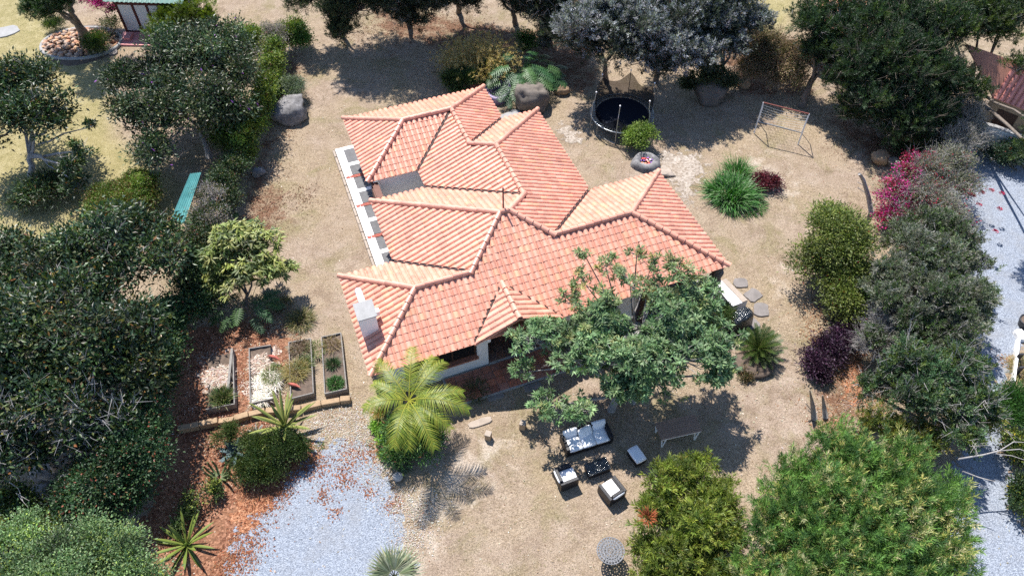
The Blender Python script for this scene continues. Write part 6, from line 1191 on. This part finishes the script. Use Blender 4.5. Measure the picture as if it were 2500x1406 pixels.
# loose dry leaves on the lawn
rg = np.random.default_rng(200); n = 9000
X_ = rg.uniform(-14, 19, n); Y_ = rg.uniform(8, 40, n); keep = rg.random(n) < .25+.75*np.exp(-(((X_-11)/4.5)**2+((Y_-16)/4)**2))
keep &= poly_dist(X_, Y_, [H(*q)[:2] for q in ((.5,15.7),(16.5,15.7),(16.5,23.2),(12.7,30),(10.7,32.6),(2.2,33),(2.2,23),(.5,22))]) < 0
X_, Y_ = X_[keep], Y_[keep]; n = len(X_); a = rg.uniform(0, 6.283, n); P = np.stack([X_, Y_, gz(X_, Y_)+.02], 1); D = np.stack([np.cos(a), np.sin(a), rg.normal(0, .15, n)], 1)
v, f, cl = leaves_np(P, nrm(D), np.broadcast_to(UP, (n, 3))+rg.normal(0, .3, (n, 3)), rg.uniform(.05, .12, n), rg.uniform(.025, .05, n), pick_cols(rg, n, [(.55,.48,.38,3), (.38,.28,.18,2), (.66,.62,.55,1.5), (.26,.14,.08,1)])); mb = MB(); mb.add(v, f); mb.C[-1] = cl
o = mb.build('fallen_leaves', MATS['leaf_dry'], base=(0,0,0)); tag(o, 'dry fallen leaves scattered over the bare lawn', 'leaf litter', None, 'stuff')
# litter chips: rusty ones by the beds and driveway edge, pale ones where gravel and soil mingle
def chips(name, label, spots, n, cols, seed, size=(.04, .11)):
    rg = np.random.default_rng(seed); k = rg.choice(len(spots), n, p=np.array([s[2]**2 for s in spots], float)/sum(s[2]**2 for s in spots)); P = []
    c = np.array([at(s[0], s[1]) for s in spots]); r = np.array([s[2]/ppm(q) for s, q in zip(spots, c)]); P = c[k]+np.concatenate([rg.normal(0, .5, (n, 2))*r[k][:,None], np.zeros((n, 1))], 1); P[:,2] = gz(P[:,0], P[:,1])+.022
    ok = poly_dist(P[:,0], P[:,1], hz) < 0; P = P[ok]; n = len(P); a = rg.uniform(0, 6.283, n); D = nrm(np.stack([np.cos(a), np.sin(a), rg.normal(0, .2, n)], 1)); L_ = rg.uniform(*size, n)
    v, f, cl = leaves_np(P, D, np.broadcast_to(UP, (n, 3))+rg.normal(0, .3, (n, 3)), L_, L_*rg.uniform(.3, .6, n), pick_cols(rg, n, cols)); mb = MB(); mb.add(v, f); mb.C[-1] = cl; tag(mb.build(name, MATS['leaf_dry'], base=(0,0,0)), label, 'litter', None, 'stuff')
chips('leaf_chips', 'rusty dead leaves strewn over the gravel edge below the agaves', [(640,1230,60),(620,1170,70),(700,1150,50),(780,1140,40),(740,1110,50),(690,1210,30),(840,1170,40),(790,1210,26),(860,1110,40),(820,1250,22),(900,1200,24),(600,1330,60),(560,1390,60),(920,1100,40),(960,1230,26)], 5200, [(.36,.14,.07,3), (.24,.085,.045,3), (.46,.24,.14,1.5), (.14,.06,.035,1)], 210)
chips('leaf_chips', 'red brown leaves and bark covering the beds beside the hedge', [(470,900,60),(460,1000,60),(500,1080,70),(540,1150,60),(470,1200,80),(420,1300,80),(520,860,60),(620,830,60),(700,800,50),(590,930,60),(690,900,50),(560,1020,50),(680,990,40),(640,1050,50)], 9000, [(.34,.14,.08,3), (.22,.085,.05,3), (.46,.30,.20,2), (.14,.06,.04,1.5), (.56,.46,.38,.8)], 211)
chips('leaf_chips', 'pale chips where the gravel thins out towards the house', [(830,1020,60),(890,1040,60),(930,1150,50),(970,1230,50),(1000,1320,50),(870,1080,60),(780,1050,50),(1030,1250,60)], 6000, [(.52,.47,.42,3), (.40,.33,.27,2), (.60,.58,.57,2), (.33,.18,.11,.6)], 212, (.03, .08))
chips('leaf_chips', 'dry brown leaves beneath the roadside trees', [(2060,920,60),(2030,1030,60),(2080,1080,50),(2120,990,60),(2000,760,60),(1990,820,40),(2460,1000,30),(2450,880,24)], 3500, [(.38,.20,.11,3), (.50,.36,.24,2), (.22,.11,.06,2)], 213)
chips('leaf_chips', 'brown leaves along the inner foot of the boundary hedge', [(715,170,40),(690,330,50),(660,420,50),(650,500,60),(640,560,60),(740,480,50),(900,80,80),(1000,70,90),(1120,60,80),(1400,160,60),(2100,350,90),(2200,390,60)], 6500, [(.22,.12,.075,3), (.15,.075,.05,3), (.36,.25,.16,1.5)], 214)
print('leaves', NLEAF[0], 'tris', sum(len(m.polygons) for m in bpy.data.meshes))
